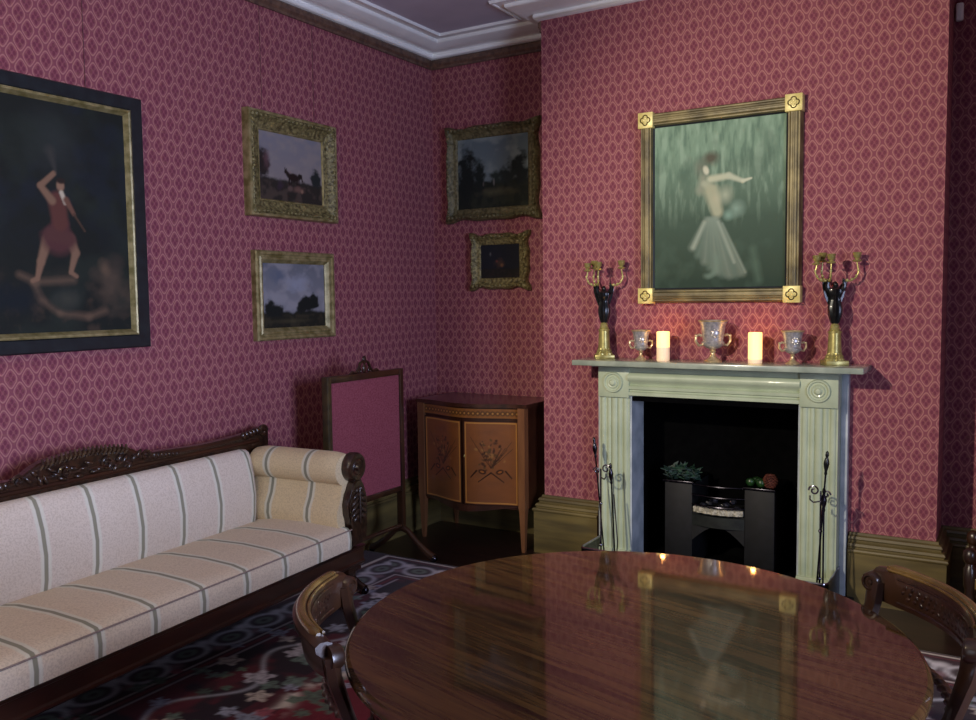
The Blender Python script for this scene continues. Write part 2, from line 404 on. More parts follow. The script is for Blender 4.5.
# ------------------------------------------------------------------ rug
def make_rug():
    x0, x1, y0, y1 = -3.505, 1.3, -5.3, -.56
    c = Canvas(x1-x0, y1-y0, 78, '#4a1622'); nx, ny = c.nx, c.ny
    X = x0+c.U*(x1-x0); Y = y0+c.V*(y1-y0)
    e = np.minimum(np.minimum(X-x0-.17, x1-X), np.minimum(Y-y0, y1-Y))      # distance in from the edge
    along = np.where((X-x0-.17 == e) | (x1-X == e), Y, X)
    n1 = vnoise(nx, ny, 60, 60, 3); n2 = vnoise(nx, ny, 26, 26, 9)
    c.mixin((e < .36)*1.0, '#321620')
    band = lambda a, b: ((e > a) & (e < b))*1.0
    c.mixin(band(0, .022), '#3a1a1e'); c.mixin(band(.03, .05), '#d2c6bc', 1); c.mixin(band(.055, .07), '#5a1c26')
    c.mixin(band(.30, .315), '#c4b6b4', .85); c.mixin(band(.33, .345), '#6c2630'); c.mixin(band(.36, .372), '#b9adb0', .8)
    # running scroll of oval leaf rings in the border
    p = .235; k = np.floor(along/p); t = along/p-k-.5; yy = (e-.185)
    ring = np.hypot(t*p/.095, (yy-.012*np.where(k % 2, 1, -1))/.075)
    c.mixin(np.exp(-((ring-1)/.17)**2)*((e < .3) & (e > .07)), '#c2bfc6', .95)
    c.mixin(np.exp(-((ring-.35)/.18)**2)*(e < .3), '#7b8a7c', .7)
    ds = np.hypot((np.abs(t)-.5)*p/.035, (yy+.045)/.03); c.mixin(np.clip(1.5-ds, 0, 1)*(e > .07), '#d0cbd0', .9)
    ds = np.hypot((np.abs(t)-.5)*p/.03, (yy-.06)/.03); c.mixin(np.clip(1.4-ds, 0, 1)*(e < .3), '#8b6a72', .8)
    # second scroll, between the border and the field
    c.mixin(((e > .372) & (e < .80))*1.0, '#26141f')
    c.mixin(((e > .372) & (e < .80))*np.clip((n2-.5)*9, 0, 1), '#5c1a28', .9)
    wav = .585+.10*np.sin(along*2*PI/.62); c.mixin(np.exp(-((e-wav)/.014)**2)*(e > .37), '#aeb0bc', .8)
    # field
    edge = .86+.07*np.abs(np.sin(along*2*PI/.9))+.03*(n1-.5)
    fld = np.clip((e-edge)/.015, 0, 1); c.mixin(fld, '#6c1c2a'); c.mixin(fld*np.clip((n2-.55)*8, 0, 1), '#842636', .6)
    sc_ = np.exp(-((e-edge)/.035)**2)*np.clip((n1-.38)*8, 0, 1); c.mixin(sc_, '#d6ccc0', .95)
    # flowers
    r = np.random.default_rng(11)
    for i in range(1000):
        fx, fy = r.uniform(x0+.4, x1-.4), r.uniform(y0+.4, y1-.4)
        ee = min(fx-x0, x1-fx, fy-y0, y1-fy)
        if ee < .42: continue
        rad = r.uniform(.022, .055)*(1.25 if ee > .8 else 1)
        j0, j1 = [int(np.clip((v-x0)/(x1-x0)*(nx-1), 0, nx-1)) for v in (fx-2.2*rad, fx+2.2*rad)]
        i0, i1 = [int(np.clip((v-y0)/(y1-y0)*(ny-1), 0, ny-1)) for v in (fy-2.2*rad, fy+2.2*rad)]
        S = (slice(i0, i1+1), slice(j0, j1+1)); dx, dy = X[S]-fx, Y[S]-fy
        a = np.arctan2(dy, dx)+r.uniform(0, 6); d = np.hypot(dx, dy*1.15)/rad
        pet = d/(1+.28*np.cos(a*r.integers(4, 7)))
        colr = np.array(lin(r.choice(['#c8c2cc', '#a4a8ba', '#cfc2b6', '#6f8478', '#8f98aa', '#5c7362', '#a25560', '#4a5e54'])))
        mk = (np.clip((1.05-pet)*5, 0, 1)*.9)[..., None]; c.c[S] = c.c[S]*(1-mk)+colr*mk
        mk = (np.exp(-((pet-.5)/.13)**2)*.6)[..., None]; c.c[S] = c.c[S]*(1-mk)+np.array(lin('#3b2230'))*mk
    c.c *= (.82+.36*vnoise(nx, ny, 300, 300, 21, 2))[..., None]
    def fn(X, Z):
        P = np.stack([x0+X, y0+Z, np.full_like(X, .012)], 1)
        ed = (X < 1e-6) | (X > c.w-1e-6) | (Z < 1e-6) | (Z > c.h-1e-6); P[ed, 2] = .0005
        return P
    fn.vec = True
    o = c.mesh('floral_rug', attr_mat('rug_pile', .95, spec=.1, bump=.4, bscale=300, sheen=.1), None, fn)
    tag(o, 'large dark red floral rug with a scrolled navy border under the table', 'rug')
make_rug()

# ------------------------------------------------------------------ chimneypiece
cp = thing('chimneypiece', 'pale green marble fireplace surround with fluted jambs and roundel corner blocks', 'fireplace surround', (-1.4125, 0, 0))
JX0, JX1, JW, PY = -.655, .655, .185, -.145              # local x; front plane
for sgn in (-1, 1):
    m = MB(); x0, x1 = (JX0, JX0+JW) if sgn < 0 else (JX1-JW, JX1)
    m.box(x0, x1, PY+.012, -.0, .13, 1.02)
    # reeding on the front of the jamb: vertical rounds and fillets
    for cx, r in ((.0235, .016), (.060, .013), (.0925, .020), (.125, .013), (.1615, .016)):
        pr = [(x0+cx+r*math.cos(a), PY+.014-r*.75*math.sin(a)) for a in np.linspace(0, PI, 9)]
        m.prism(pr, .13, 1.015, 'z')
    m.build('jamb', STONE, cp, angle=25)
    MB().box(x0-.008, x1+.008, PY-.012, 0, 0, .13, .004).build('plinth', STONE, cp)
    m = MB(); m.box(x0-.002, x1+.002, PY-.006, 0, 1.02, 1.195, .002)
    blk = m.build('corner_block', STONE, cp)
    R = Matrix.Translation(((x0+x1)/2, PY-.006, 1.105)) @ Matrix.Rotation(PI/2, 4, 'X')
    m = MB(); m.lathe([(.001, .022), (.012, .021), (.018, .014), (.022, .010), (.030, .012), (.036, .004), (.044, .004), (.049, .012), (.056, .012), (.061, .002), (.063, -.005), (.001, -.005)], 32, R)
    m.build('roundel', STONE, blk)
    # grey return slab against the wall and the reveal slip inside the opening
    MB().box(*((x0-.045, x0) if sgn < 0 else (x1, x1+.035)), -.055, 0, 0, 1.195, .004).build('side_return', STONE_G, cp)
    ix = JX0+JW if sgn < 0 else JX1-JW
    MB().box(*((ix-.01, ix+.0) if sgn > 0 else (ix, ix+.01)), PY+.02, .06, 0, 1.03).build('reveal_slip', STONE_G, cp)
m = MB()
lx0, lx1 = JX0+JW, JX1-JW
pf = [(0, 1.03), (PY+.01, 1.03), (PY-.002, 1.034), (PY-.002, 1.052), (PY+.010, 1.058), (PY+.010, 1.064), (PY-.004, 1.070), (PY-.006, 1.086), (PY+.012, 1.094),
      (PY+.004, 1.108), (PY-.016, 1.122), (PY-.022, 1.140), (PY-.014, 1.156), (PY+.006, 1.166), (PY+.006, 1.195), (0, 1.195)]
m.prism(pf, lx0-.001, lx1+.001, 'x'); m.build('frieze', STONE, cp, angle=50)
m = MB(); m.box(JX0-.03, JX1+.03, PY-.03, 0, 1.195, 1.207, .003)
m.box(-.768, .790, -.275, 0, 1.207, 1.238, .005); m.build('mantel_shelf', SHELF, cp)

# hearth slab, recess and hob grate
struct(MB().box(-2.15, -.68, -.50, 0, 0, .03, .004).build('hearth', HEARTH))
m = MB(); X0, X1 = OX0-.0, OX1+.0
m.box(X0+.002, X0+.03, .06, .36, 0, OZ); m.box(X1-.03, X1-.002, .06, .36, 0, OZ); m.box(X0+.012, X1-.012, .34, .36, 0, OZ)
m.box(X0+.002, X1-.002, -.12, .36, OZ-.03, OZ-.006); m.box(X0+.01, X1-.01, -.13, .36, .0305, .04)
struct(m.build('fireback', SOOT, smooth=False))
g = thing('hob_grate', 'black iron hob grate with bowed bars inside the fireplace', 'grate', (-1.405, .1, .04))
for sgn, (a, b) in ((-1, (-.31, -.148)), (1, (.148, .31))):
    MB().box(a, b, -.11, .20, 0, .49, .004).build('hob', IRON, g)
    MB().box(a-.008, b+.008, -.125, .20, .49, .502, .003).build('hob_plate', DARKSTEEL, g)
for z in (.49, .43, .375):
    MB().tube([(-.148+.296*t, -.11-.035*math.sin(PI*t), z) for t in np.linspace(0, 1, 11)], .0055, 8).build('fire_bar', DARKSTEEL, g)
m = MB(); pf = [(-.148+.296*t, -.11-.03*math.sin(PI*t)) for t in np.linspace(0, 1, 11)]
m.prism(pf+[(.148, -.09), (-.148, -.09)], .255, .318, 'z'); m.build('ash_plate', mottled('iron_ash_plate', '#1d2020', '#2c302c', 20, .5, metal=.4), g)
MB().box(-.148, .148, -.10, .18, .318, .328).build('grate_floor', IRON, g)
m = MB(); m.prism([(-.148+.296*t, .255-.0-.09*(1-math.sin(PI*t))) for t in np.linspace(0, 1, 9)]+[(.148, .256), (-.148, .256)][:2], -.112, -.10, 'y')
m.build('arched_apron', IRON, g)
m = MB(); rr = random.Random(3)
pp = [(-.14+.28*t, -.118-.03*math.sin(PI*t)+.004*math.sin(t*40), 0) for t in np.linspace(0, 1, 29)]
for zz in (0, 1): pass
outl = [(p[0], p[1]) for p in pp]
m.prism(outl+[(.14, -.09), (-.14, -.09)], .333, .362, 'z')
tag(m.build('crumpled_paper', mottled('cream_paper', '#8a8574', '#b5af9c', 60, .9, bump=.8, bdist=.01, lo=.45, hi=.55), None, (-1.405, .1, .04)), 'strip of cream paper kindling behind the lowest grate bar', 'paper kindling')
for i in range(7):
    m = MB(); a = rr.uniform(-.3, .3); x = -.10+i*.033
    m.ball((0, 0, 0), (.022, .02, .017), seg=8)
    for v in m.bm.verts: v.co *= rr.uniform(.8, 1.15)
    tag(m.build('coal_lump', mottled('coal_%d' % i, '#14141a', '#25262e', 40, .35, coat=.3), None, (-1.405+x, .04+.02*(i % 2), .40+.017*(i % 3)), smooth=False),
        'lump of black coal lying in the grate basket', 'coal', 'coals in the grate basket')
# greenery on the hobs
leafm = mottled('fir_leaf', '#14261c', '#2a4a38', 40, .5)
leafb = mottled('bluish_leaf', '#122420', '#223a33', 40, .5)
def sprig(name, label, loc, n, mats, w):
    t = thing(name, label, 'evergreen sprig', loc)
    rr = random.Random(len(label))
    for mi, mt in enumerate(mats):
        m = MB()
        for i in range(n):
            c = Vector((rr.uniform(-w, w), rr.uniform(-.05, .05), rr.uniform(.008, .06)))
            d = Vector((rr.uniform(-1, 1), rr.uniform(-1, 1), rr.uniform(-.1, .9))).normalized()*.034
            s_ = d.cross(Vector((rr.uniform(-1, 1), rr.uniform(-1, 1), 1))).normalized()*.011
            up_ = Vector((0, 0, .003))
            vs = [m.bm.verts.new(c+q) for q in (-d, s_+up_, d, -s_+up_)]; vb = [m.bm.verts.new(c+q-Vector((0, 0, .003))) for q in (-d, s_, d, -s_)]
            m.bm.faces.new(vs); m.bm.faces.new(vb[::-1])
            for k in range(4): m.bm.faces.new((vs[k], vb[k], vb[(k+1) % 4], vs[(k+1) % 4]))
        m.build('foliage' if mi == 0 else 'blue_foliage', mt, t, smooth=False)
sprig('fir_sprig', 'blue-green fir and leaf sprig lying on the left hob', (-1.635, .06, .545), 55, (leafm, leafb), .085)
for i, (x, y) in enumerate(((-1.235, .03), (-1.195, .06), (-1.175, .02), (-1.215, .08))):
    m = MB(); m.lathe([(.004, -.019), (.016, -.017), (.025, -.004), (.026, .007), (.019, .019), (.008, .021), (.002, .015)], 16)
    t = tag(m.build('green_apple', mottled('apple_%d' % i, '#10290f', '#1d4018', 20, .35), None, (x, y, .563)), 'small green apple sitting on the right hob', 'apple', 'green apples on the right hob')
m = MB()
for k in range(9):
    z = .005+k*.008; r = .034*math.sin(PI*(.2+.7*k/9))
    for j in range(9):
        a = 2*PI*j/9+k*.4; m.ball((r*math.cos(a), r*math.sin(a), z), (.009, .009, .004), seg=6)
m.lathe([(.005, 0), (.024, .01), (.028, .03), (.018, .055), (.004, .075)], 10)
tag(m.build('pine_cone', mottled('pine_cone_scales', '#48231b', '#6a3628', 60, .6), None, (-1.128, .03, .543)), 'reddish brown pine cone on the right hob beside the apples', 'pine cone')

# fender
fe = thing('fender', 'low dark metal hearth fender with a bright top edge', 'fender', (-1.4125, -.40, .03))
path = [(-.66, .33), (-.66, .03)]+[(-.66+.03-.03*math.cos(a), .03-.03*math.sin(a)) for a in np.linspace(.2, PI/2, 5)]
path += [(-x, y) for x, y in path[::-1]]
m = MB(); m.tube([(x, y, .155) for x, y in path], .006, 8); m.build('top_rail', STEEL, fe)
m = MB()
for (a, b) in zip(path, path[1:]):
    d = Vector((b[0]-a[0], b[1]-a[1], 0)); nn = Vector((-d.y, d.x, 0)).normalized()*.004
    vs = [m.bm.verts.new((p[0]+q*nn.x, p[1]+q*nn.y, z)) for p in (a, b) for q in (-1, 1) for z in (.003, .152)]
    for f in ((0, 1, 5, 4), (2, 6, 7, 3), (1, 3, 7, 5), (0, 4, 6, 2), (0, 2, 3, 1), (4, 5, 7, 6)): m.bm.faces.new([vs[i] for i in f])
m.build('side_plate', DARKSTEEL, fe, smooth=False)
m = MB(); m.tube([(x, y, .007) for x, y in path], .008, 8); m.build('base_moulding', DARKSTEEL, fe)

# ------------------------------------------------------------------ fire irons
def spiral(cx, cz, r0, turns, n=26, y=0, sgn=1):
    return [(cx+sgn*(r0*(1-t*.75))*math.cos(2*PI*turns*t), y, cz+(r0*(1-t*.75))*math.sin(2*PI*turns*t)) for t in np.linspace(0, 1, n)]
def iron_stand(label, loc, flip):
    t = thing('fire_iron_rest', label, 'fire iron stand', loc, 0, 'fire iron stands beside the hearth')
    m = MB(); m.lathe([(.045, 0), (.048, .008), (.03, .016), (.016, .03), (.012, .05), (.006, .06)], 20); m.build('base', DARKSTEEL, t)
    m = MB(); m.tube([(0, 0, .05), (0, 0, .60)], .005, 8)
    for z in (.16, .40): m.ball((0, 0, z), .010)
    m.build('stem', STEEL, t)
    m = MB()
    m.tube(spiral(.032*flip, .60, .026, 1.3, sgn=flip), .0045, 8)
    m.tube(spiral(-.026*flip, .585, .02, 1.2, sgn=-flip), .0045, 8)
    m.tube([(0, 0, .55), (.03*flip, -.02, .545), (.045*flip, -.03, .56), (.045*flip, -.03, .58)], .004, 8)
    m.build('scroll_hook', STEEL, t)
    m = MB(); m.tube(spiral(.03*flip, .09, .022, 1.2, sgn=flip), .004, 8); m.build('foot_scroll', STEEL, t)
    return t
iron_stand('bright steel fire iron rest left of the fireplace', (-1.985, -.31, .03), 1)
iron_stand('bright steel fire iron rest right of the fireplace', (-.80, -.33, .03), -1)
def poker(name, label, a, b, tip):
    t = thing(name, label, 'fire iron', a)
    a, b = Vector(a), Vector(b); d = b-a
    m = MB(); m.tube([(0, 0, 0), d*.5, d*.86], .0045, 8); m.build('shaft', DARKSTEEL, t)
    R = Matrix.Translation(d*.84) @ d.to_track_quat('Z', 'Y').to_matrix().to_4x4()
    m = MB(); m.lathe([(.004, 0), (.008, .01), (.006, .02), (.011, .04), (.014, .06), (.010, .08), (.006, .09), (.009, .10), (.007, .115), (.002, .122)], 14, R)
    m.build('handle', BRONZE if 'dark' in label else DARKSTEEL, t)
    if tip == 'shovel':
        R = d.to_track_quat('Z', 'Y').to_matrix().to_4x4()
        m = MB(); m.prism([(-.04, .0), (-.045, .09), (-.02, .12), (.02, .12), (.045, .09), (.04, 0)], -.003, .003, 'y', R); m.build('pan', STEEL, t)
    if tip == 'tongs':
        m = MB(); m.tube([(0.0, 0, 0), Vector((.02, 0, 0))+d*.3, Vector((.012, 0, 0))+d*.75], .0035, 8); m.build('second_arm', STEEL, t)
        m = MB(); m.ball((0, 0, .004), (.012, .01, .012)); m.build('grip', STEEL, t)
poker('fire_poker', 'steel poker leaning outwards at the left of the fireplace', (-1.965, -.29, .042), (-2.045, -.27, .80), None)
poker('hearth_tongs', 'upright steel tongs in front of the left fireplace jamb', (-1.895, -.31, .045), (-1.925, -.31, .64), 'tongs')
poker('fire_poker', 'tall poker with a dark finial by the right fireplace jamb', (-.815, -.36, .042), (-.77, -.34, .84), None)
poker('hearth_shovel', 'short steel shovel standing by the right fireplace jamb', (-.775, -.38, .045), (-.785, -.33, .62), 'shovel')

# ------------------------------------------------------------------ mantel ornaments
SZ = 1.238
def candelabrum(label, loc, rz):
    t = thing('candelabrum', label, 'candelabrum', loc, rz, 'candelabra at the ends of the mantel')
    m = MB(); m.box(-.056, .056, -.056, .056, 0, .024, .003); m.build('base', BRASS, t)
    m = MB(); m.lathe([(.046, .024), (.046, .032), (.040, .038), (.042, .046), (.036, .052), (.034, .06), (.034, .062)]+[(.034-.004*k/6, .062+.10*k/6) for k in range(1, 7)]+[(.034, .164), (.031, .172), (.022, .176)], 32, None, (.05, 16, .0335))
    m.build('column', BRASS, t)
    m = MB(); m.lathe([(.024, .174), (.027, .18), (.021, .19), (.023, .20), (.014, .21), (.012, .215)], 20); m.build('collar', BRASS, t)
    # draped winged figure
    m = MB()
    fg = [(.008, .205), (.020, .212), (.027, .235), (.033, .262), (.034, .285), (.031, .305), (.025, .325), (.024, .337), (.031, .355), (.036, .372), (.034, .384), (.018, .394), (.010, .400)]
    m.lathe(fg, 28, None, (.10, 7, .0185))
    m.ball((0, -.002, .405), (.0125, .014, .016)); m.ball((0, .008, .412), (.012, .01, .012)); m.ball((0, -.016, .404), (.003, .004, .003), seg=6)
    for sx in (-1, 1):
        m.tube([(sx*.022, 0, .374), (sx*.038, -.006, .385), (sx*.042, -.01, .405), (sx*.036, -.008, .428)], [.013, .012, .010, .008], 8)
        m.ball((sx*.036, -.008, .432), (.006, .006, .007), seg=8)
    m.build('figure', BRONZE, t)
    for sx in (-1, 1):
        m = MB()
        m.prism([(sx*.008, .36), (sx*.03, .405), (sx*.052, .435), (sx*.060, .425), (sx*.058, .39), (sx*.046, .345), (sx*.030, .305), (sx*.014, .275)], .016, .024, 'y', bevel=.002)
        m.build('wing', BRONZE, t)
    for (ex, ey, ez) in ((-.093, .0, .545), (-.035, -.045, .55), (.100, -.01, .558), (-.052, .045, .56)):
        b = Vector((ex, ey, 0)); 
        p = [(math.copysign(.034, ex), -.005, .432)] + [tuple(Vector((math.copysign(.034, ex), -.005, .432)).lerp(Vector((ex*1.05, ey*1.05, .452)), k)+Vector((0, 0, -.018*math.sin(PI*k)))) for k in (.3, .6, .9)]+[(ex*1.08, ey*1.08, .47), (ex, ey, ez-.04)]
        m = MB(); m.tube(p, [.004]*3+[.0045]*2+[.004], 8)
        for q in p[1:5:1]: m.ball(Vector(q)+Vector((0, 0, .006)), (.007, .005, .008), seg=8)
        br = m.build('branch', BRASS, t)
        M = Matrix.Translation((ex, ey, ez-.04))
        m = MB(); m.lathe([(.005, 0), (.021, .004), (.024, .010), (.012, .013), (.010, .018), (.018, .026), (.019, .038), (.022, .046), (.019, .050), (.003, .048)], 16, M); m.build('candle_cup', BRASS, br)
candelabrum('bronze and brass figural candelabrum at the left end of the mantel', (-2.052, -.105, SZ), .5)
candelabrum('bronze and brass figural candelabrum at the right end of the mantel', (-.785, -.105, SZ), .45)

def urn(label, x, h, rim, mat, y=-.13):
    t = thing('goblet_urn', label, 'urn', (x, y, SZ), .5, 'two-handled silver urns on the mantel')
    r = rim/2; s_ = h
    m = MB(); m.lathe([(r*.62, 0), (r*.64, .02*s_), (r*.55, .05*s_), (r*.30, .10*s_), (r*.17, .17*s_), (r*.15, .22*s_), (r*.24, .25*s_), (r*.15, .28*s_), (r*.2, .31*s_)], 28); m.build('foot', SILVERGILT, t)
    m = MB(); m.lathe([(r*.16, .30*s_), (r*.5, .345*s_), (r*.76, .42*s_), (r*.80, .48*s_), (r*.70, .51*s_), (r*.72, .55*s_), (r*.78, .70*s_), (r*.86, .88*s_), (r*.98, .98*s_), (r, 1.0*s_), (r*.94, 1.0*s_), (r*.80, .9*s_), (r*.7, .6*s_), (r*.05, .5*s_)], 32)
    m.build('bowl', mat, t)
    m = MB(); m.tube([(r*.99*math.cos(a), r*.99*math.sin(a), .99*s_) for a in np.linspace(0, 2*PI, 33)[:-1]], .004, 8, True); m.build('rim', SILVERGILT, t)
    for sx in (-1, 1):
        m = MB(); m.tube([(sx*r*.72, 0, .42*s_), (sx*r*1.0, 0, .40*s_), (sx*r*1.22, 0, .50*s_), (sx*r*1.20, 0, .62*s_), (sx*r*.98, 0, .66*s_), (sx*r*.80, 0, .63*s_)], .0055*h/.2+.001, 8)
        m.ball((sx*r*1.2, 0, .63*s_), .008*h/.2)
        m.build('handle', SILVERGILT, t)
    m = MB(); m.ball((0, -r*.80, .70*s_), (r*.32, r*.12, .10*s_), seg=12)
    for k in range(7): m.ball((r*.28*math.cos(k*.9), -r*.84, .70*s_+.09*s_*math.sin(k*.9)), .005, seg=6)
    m.build('relief', SILVER, t)
urn('smallest silver two-handled urn between left candelabrum and left candle', -1.815, .168, .104, SILVER)
urn('tallest silver two-handled urn at the centre of the mantel', -1.402, .225, .152, SILVER)
urn('short silver two-handled urn between right candle and right candelabrum', -.985, .172, .112, SILVER)

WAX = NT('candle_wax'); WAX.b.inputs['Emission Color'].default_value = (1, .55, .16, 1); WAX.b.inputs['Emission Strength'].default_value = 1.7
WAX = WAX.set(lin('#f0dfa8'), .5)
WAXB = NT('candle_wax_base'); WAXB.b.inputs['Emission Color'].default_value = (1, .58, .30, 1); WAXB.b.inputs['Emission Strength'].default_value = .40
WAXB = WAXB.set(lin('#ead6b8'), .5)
def candle(label, x, split):
    t = thing('pillar_candle', label, 'candle', (x, -.135, SZ), 0, 'lit pillar candles on the mantel')
    r = .036; h = .162
    m = MB(); m.lathe([(r*.96, 0), (r, .004), (r, split)], 32); m.build('wax_base', WAXB, t)
    m = MB(); m.lathe([(r, split), (r, h-.004), (r*.95, h), (r*.84, h-.001), (r*.7, h-.016), (.002, h-.02)], 32); m.build('wax_body', WAX, t)
    m = MB(); m.tube([(0, 0, h-.02), (0, 0, h-.008)], .0015, 6); m.build('wick', SOOT, t)
    p = point_light('candle_glow', (x, -.135, SZ+h+.012), .45, (1, .42, .10), .012)
candle('glowing cream pillar candle left of the central urn', -1.682, .075)
candle('glowing cream pillar candle right of the central urn', -1.175, .022)

# ------------------------------------------------------------------ pictures
CANVAS = attr_mat('oil_paint', .75, coat=0, spec=.25, bump=.12, bscale=90)
def wire_pair(t, w, ztop, z0, y=-.006):
    for sx in (-1, 1): MB().tube([(sx*w*.30, y, z0), (sx*w*.30, y, ztop)], .0012, 6).build('hanging_wire', WIRE, t)
def flat_canvas(c, t, depth, name='canvas'):
    w, h = c.w, c.h
    def fn(X, Z): return np.stack([X-w/2, np.full_like(X, -depth), Z-h/2], 1)
    fn.vec = True
    o = c.mesh(name, CANVAS, t, fn)
    return o
def backing(t, w, h, d):
    MB().box(-w/2+.004, w/2-.004, -d, -.002, -h/2+.004, h/2-.004).build('backing', BLACKFRAME, t)
LW = dict(rz=PI/2)

# large dark figure painting, left wall
def big_painting():
    yc, zc, w, h = -2.73, 1.966, 1.29, 1.155
    t = thing('framed_painting', 'large painting of a red-clad figure striding over rocks, in a wide black frame', 'painting', (XL, yc, zc), PI/2)
    m = MB(); m.rect_ring(w, h, [(0, 0), (0, .044), (.006, .050), (.056, .042), (.062, .036), (.062, 0)]); m.build('frame', BLACKFRAME, t, angle=25)
    m = MB(); m.rect_ring(w-.122, h-.122, [(0, 0), (0, .044), (.005, .047), (.012, .044), (.026, .022), (.026, 0)]); m.build('gilt_slip', GILT_FLAT, t, angle=25)
    backing(t, w, h, .014)
    W, H = w-.172, h-.172
    c = Canvas(W, H, 200, '#191d1a')
    P = lambda x, y: (float(np.interp(x, [20, 38, 47, 60, 70, 78, 90, 105, 120, 131], [.49, .56, .613, .668, .699, .731, .775, .848, .911, .96]))*.991+.045,
                      float(np.interp(y, [90, 150, 170, 205, 245, 280, 300, 328][::1], [1.05, .788, .702, .552, .381, .229, .144, .02])))
    S = lambda a, b, r0, r1, cc, al=1, so=.35: c.stroke(P(*a), P(*b), r0, r1, cc, al, so)
    n = vnoise(c.nx, c.ny, 6, 6, 2); c.mixin(np.clip((n-.45)*4, 0, 1), '#232a24', .8)
    n5 = vnoise(c.nx, c.ny, 9, 9, 12); c.mixin(np.clip((n5-.5)*5, 0, 1)*np.clip((c.V-.3)*3, 0, 1), '#1c222a', .7)
    c.blob(.70, .82, .10, .12, '#33383a', .4, .8, rough=1.0, seed=4)
    n2 = vnoise(c.nx, c.ny, 16, 14, 8); c.mixin(np.clip((n2-.48)*5, 0, 1)*np.clip((.30-c.V)*6, 0, 1), '#40352b', .75)
    # pale rock ledge under the feet and boulders right of it
    for k, (a, b) in enumerate((((18, 275), (36, 282)), ((36, 282), (72, 280)), ((34, 284), (40, 300)), ((40, 300), (55, 313)), ((55, 313), (88, 318)), ((88, 318), (104, 312)))): S(a, b, .012, .014, '#665242', .7, 1.1)
    c.blob(*P(62, 298), .085, .055, '#232a26', .9, .3, rough=.7); c.blob(*P(62, 300), .06, .035, '#3b3c34', .6, .5, rough=1.4)
    c.blob(*P(112, 288), .07, .10, '#4d4136', .7, .5, rough=1.8, seed=3); c.blob(*P(105, 268), .03, .03, '#6b5644', .6, .6, rough=1.6); c.blob(*P(118, 262), .04, .04, '#3a332c', .7, .5, rough=1.6)
    c.blob(*P(10, 300), .10, .07, '#141b20', .8, .4, rough=1)
    FL = '#7c604c'
    S((46, 240), (41, 262), .024, .017, FL); S((41, 262), (38, 279), .017, .010, FL); S((38, 279), (33, 281), .010, .010, FL)
    S((70, 238), (76, 252), .024, .019, FL); S((76, 252), (70, 272), .018, .010, FL); S((70, 272), (76, 276), .010, .009, FL)
    c.stroke(P(59, 224), P(57, 236), .042, .078, '#503030', 1, .25); c.stroke(P(49, 234), P(70, 238), .03, .03, '#533431', .9, .3)
    c.stroke(P(57, 200), P(59, 222), .042, .036, '#5a362f', 1, .25)
    S((52, 200), (43, 186), .018, .014, FL); S((43, 186), (55, 172), .013, .011, FL)
    c.blob(*P(61, 184), .018, .024, '#8a6c56', 1, .25); c.blob(*P(62, 179), .020, .013, '#2b211c', 1, .3)
    S((62, 191), (67, 201), .010, .010, '#b9ae98'); S((68, 198), (76, 212), .014, .009, '#6a4a3c'); S((76, 212), (88, 229), .005, .004, '#4c392c', .9)
    S((57, 172), (52, 150), .004, .020, '#3d3c38', .7, .8)
    flat_canvas(c, t, .022)
    wire_pair(t, w, 3.2-zc, h/2)
big_painting()

def landscape(w, h, sky1, sky2, land1, land2, res=170, hor=.34, seed=1, trees=(), cloud=None, cow=None, extra=None):
    c = Canvas(w, h, res, sky1)
    n = vnoise(c.nx, c.ny, 5, 5, seed)
    c.mixin(c.V, sky2, .9); c.mixin(np.clip((n-.45)*5, 0, 1), cloud or sky2, .7)
    n2 = vnoise(c.nx, c.ny, 12, 8, seed+4)
    c.mixin(np.clip((hor-c.V+.08*(n2-.5))*25, 0, 1), land1); c.mixin(np.clip((hor-.04-c.V)*25, 0, 1)*np.clip((n2-.45)*6, 0, 1), land2, .8)
    for (u, v, rx, ry, colr) in trees: c.blob(u, v, rx, ry, colr, .95, .25, rough=1.5, seed=int(u*100))
    if extra: extra(c)
    return c
def cows(c):
    K = '#231713'
    c.blob(.53, .375, .115, .062, K, 1, .15, -.05)                      # body seen side on
    c.stroke((.45, .40), (.415, .445), .040, .030, K); c.blob(.405, .45, .032, .026, K, 1, .2, .9)     # neck and head, left
    c.stroke((.398, .47), (.392, .51), .008, .004, K); c.stroke((.412, .47), (.418, .50), .007, .004, K)
    for x, z in ((.46, .24), (.49, .25), (.585, .24), (.615, .25)): c.stroke((x, .36), (x, z), .016, .011, K)
    c.blob(.625, .40, .035, .045, '#1e1613', 1, .2); c.stroke((.65, .42), (.67, .33), .02, .012, K)        # second beast behind
    c.blob(.60, .20, .13, .05, '#6b5046', .8, .4, rough=1.0); c.blob(.48, .21, .05, .04, '#5b4a44', .8, .3, rough=.8); c.blob(.66, .18, .03, .03, '#8b6a58', .7, .4)
    c.blob(.32, .24, .06, .07, '#3a2c38', .7, .4, rough=1)
    c.blob(.12, .60, .05, .12, '#5e4548', .6, .6, rough=1.9, seed=3)
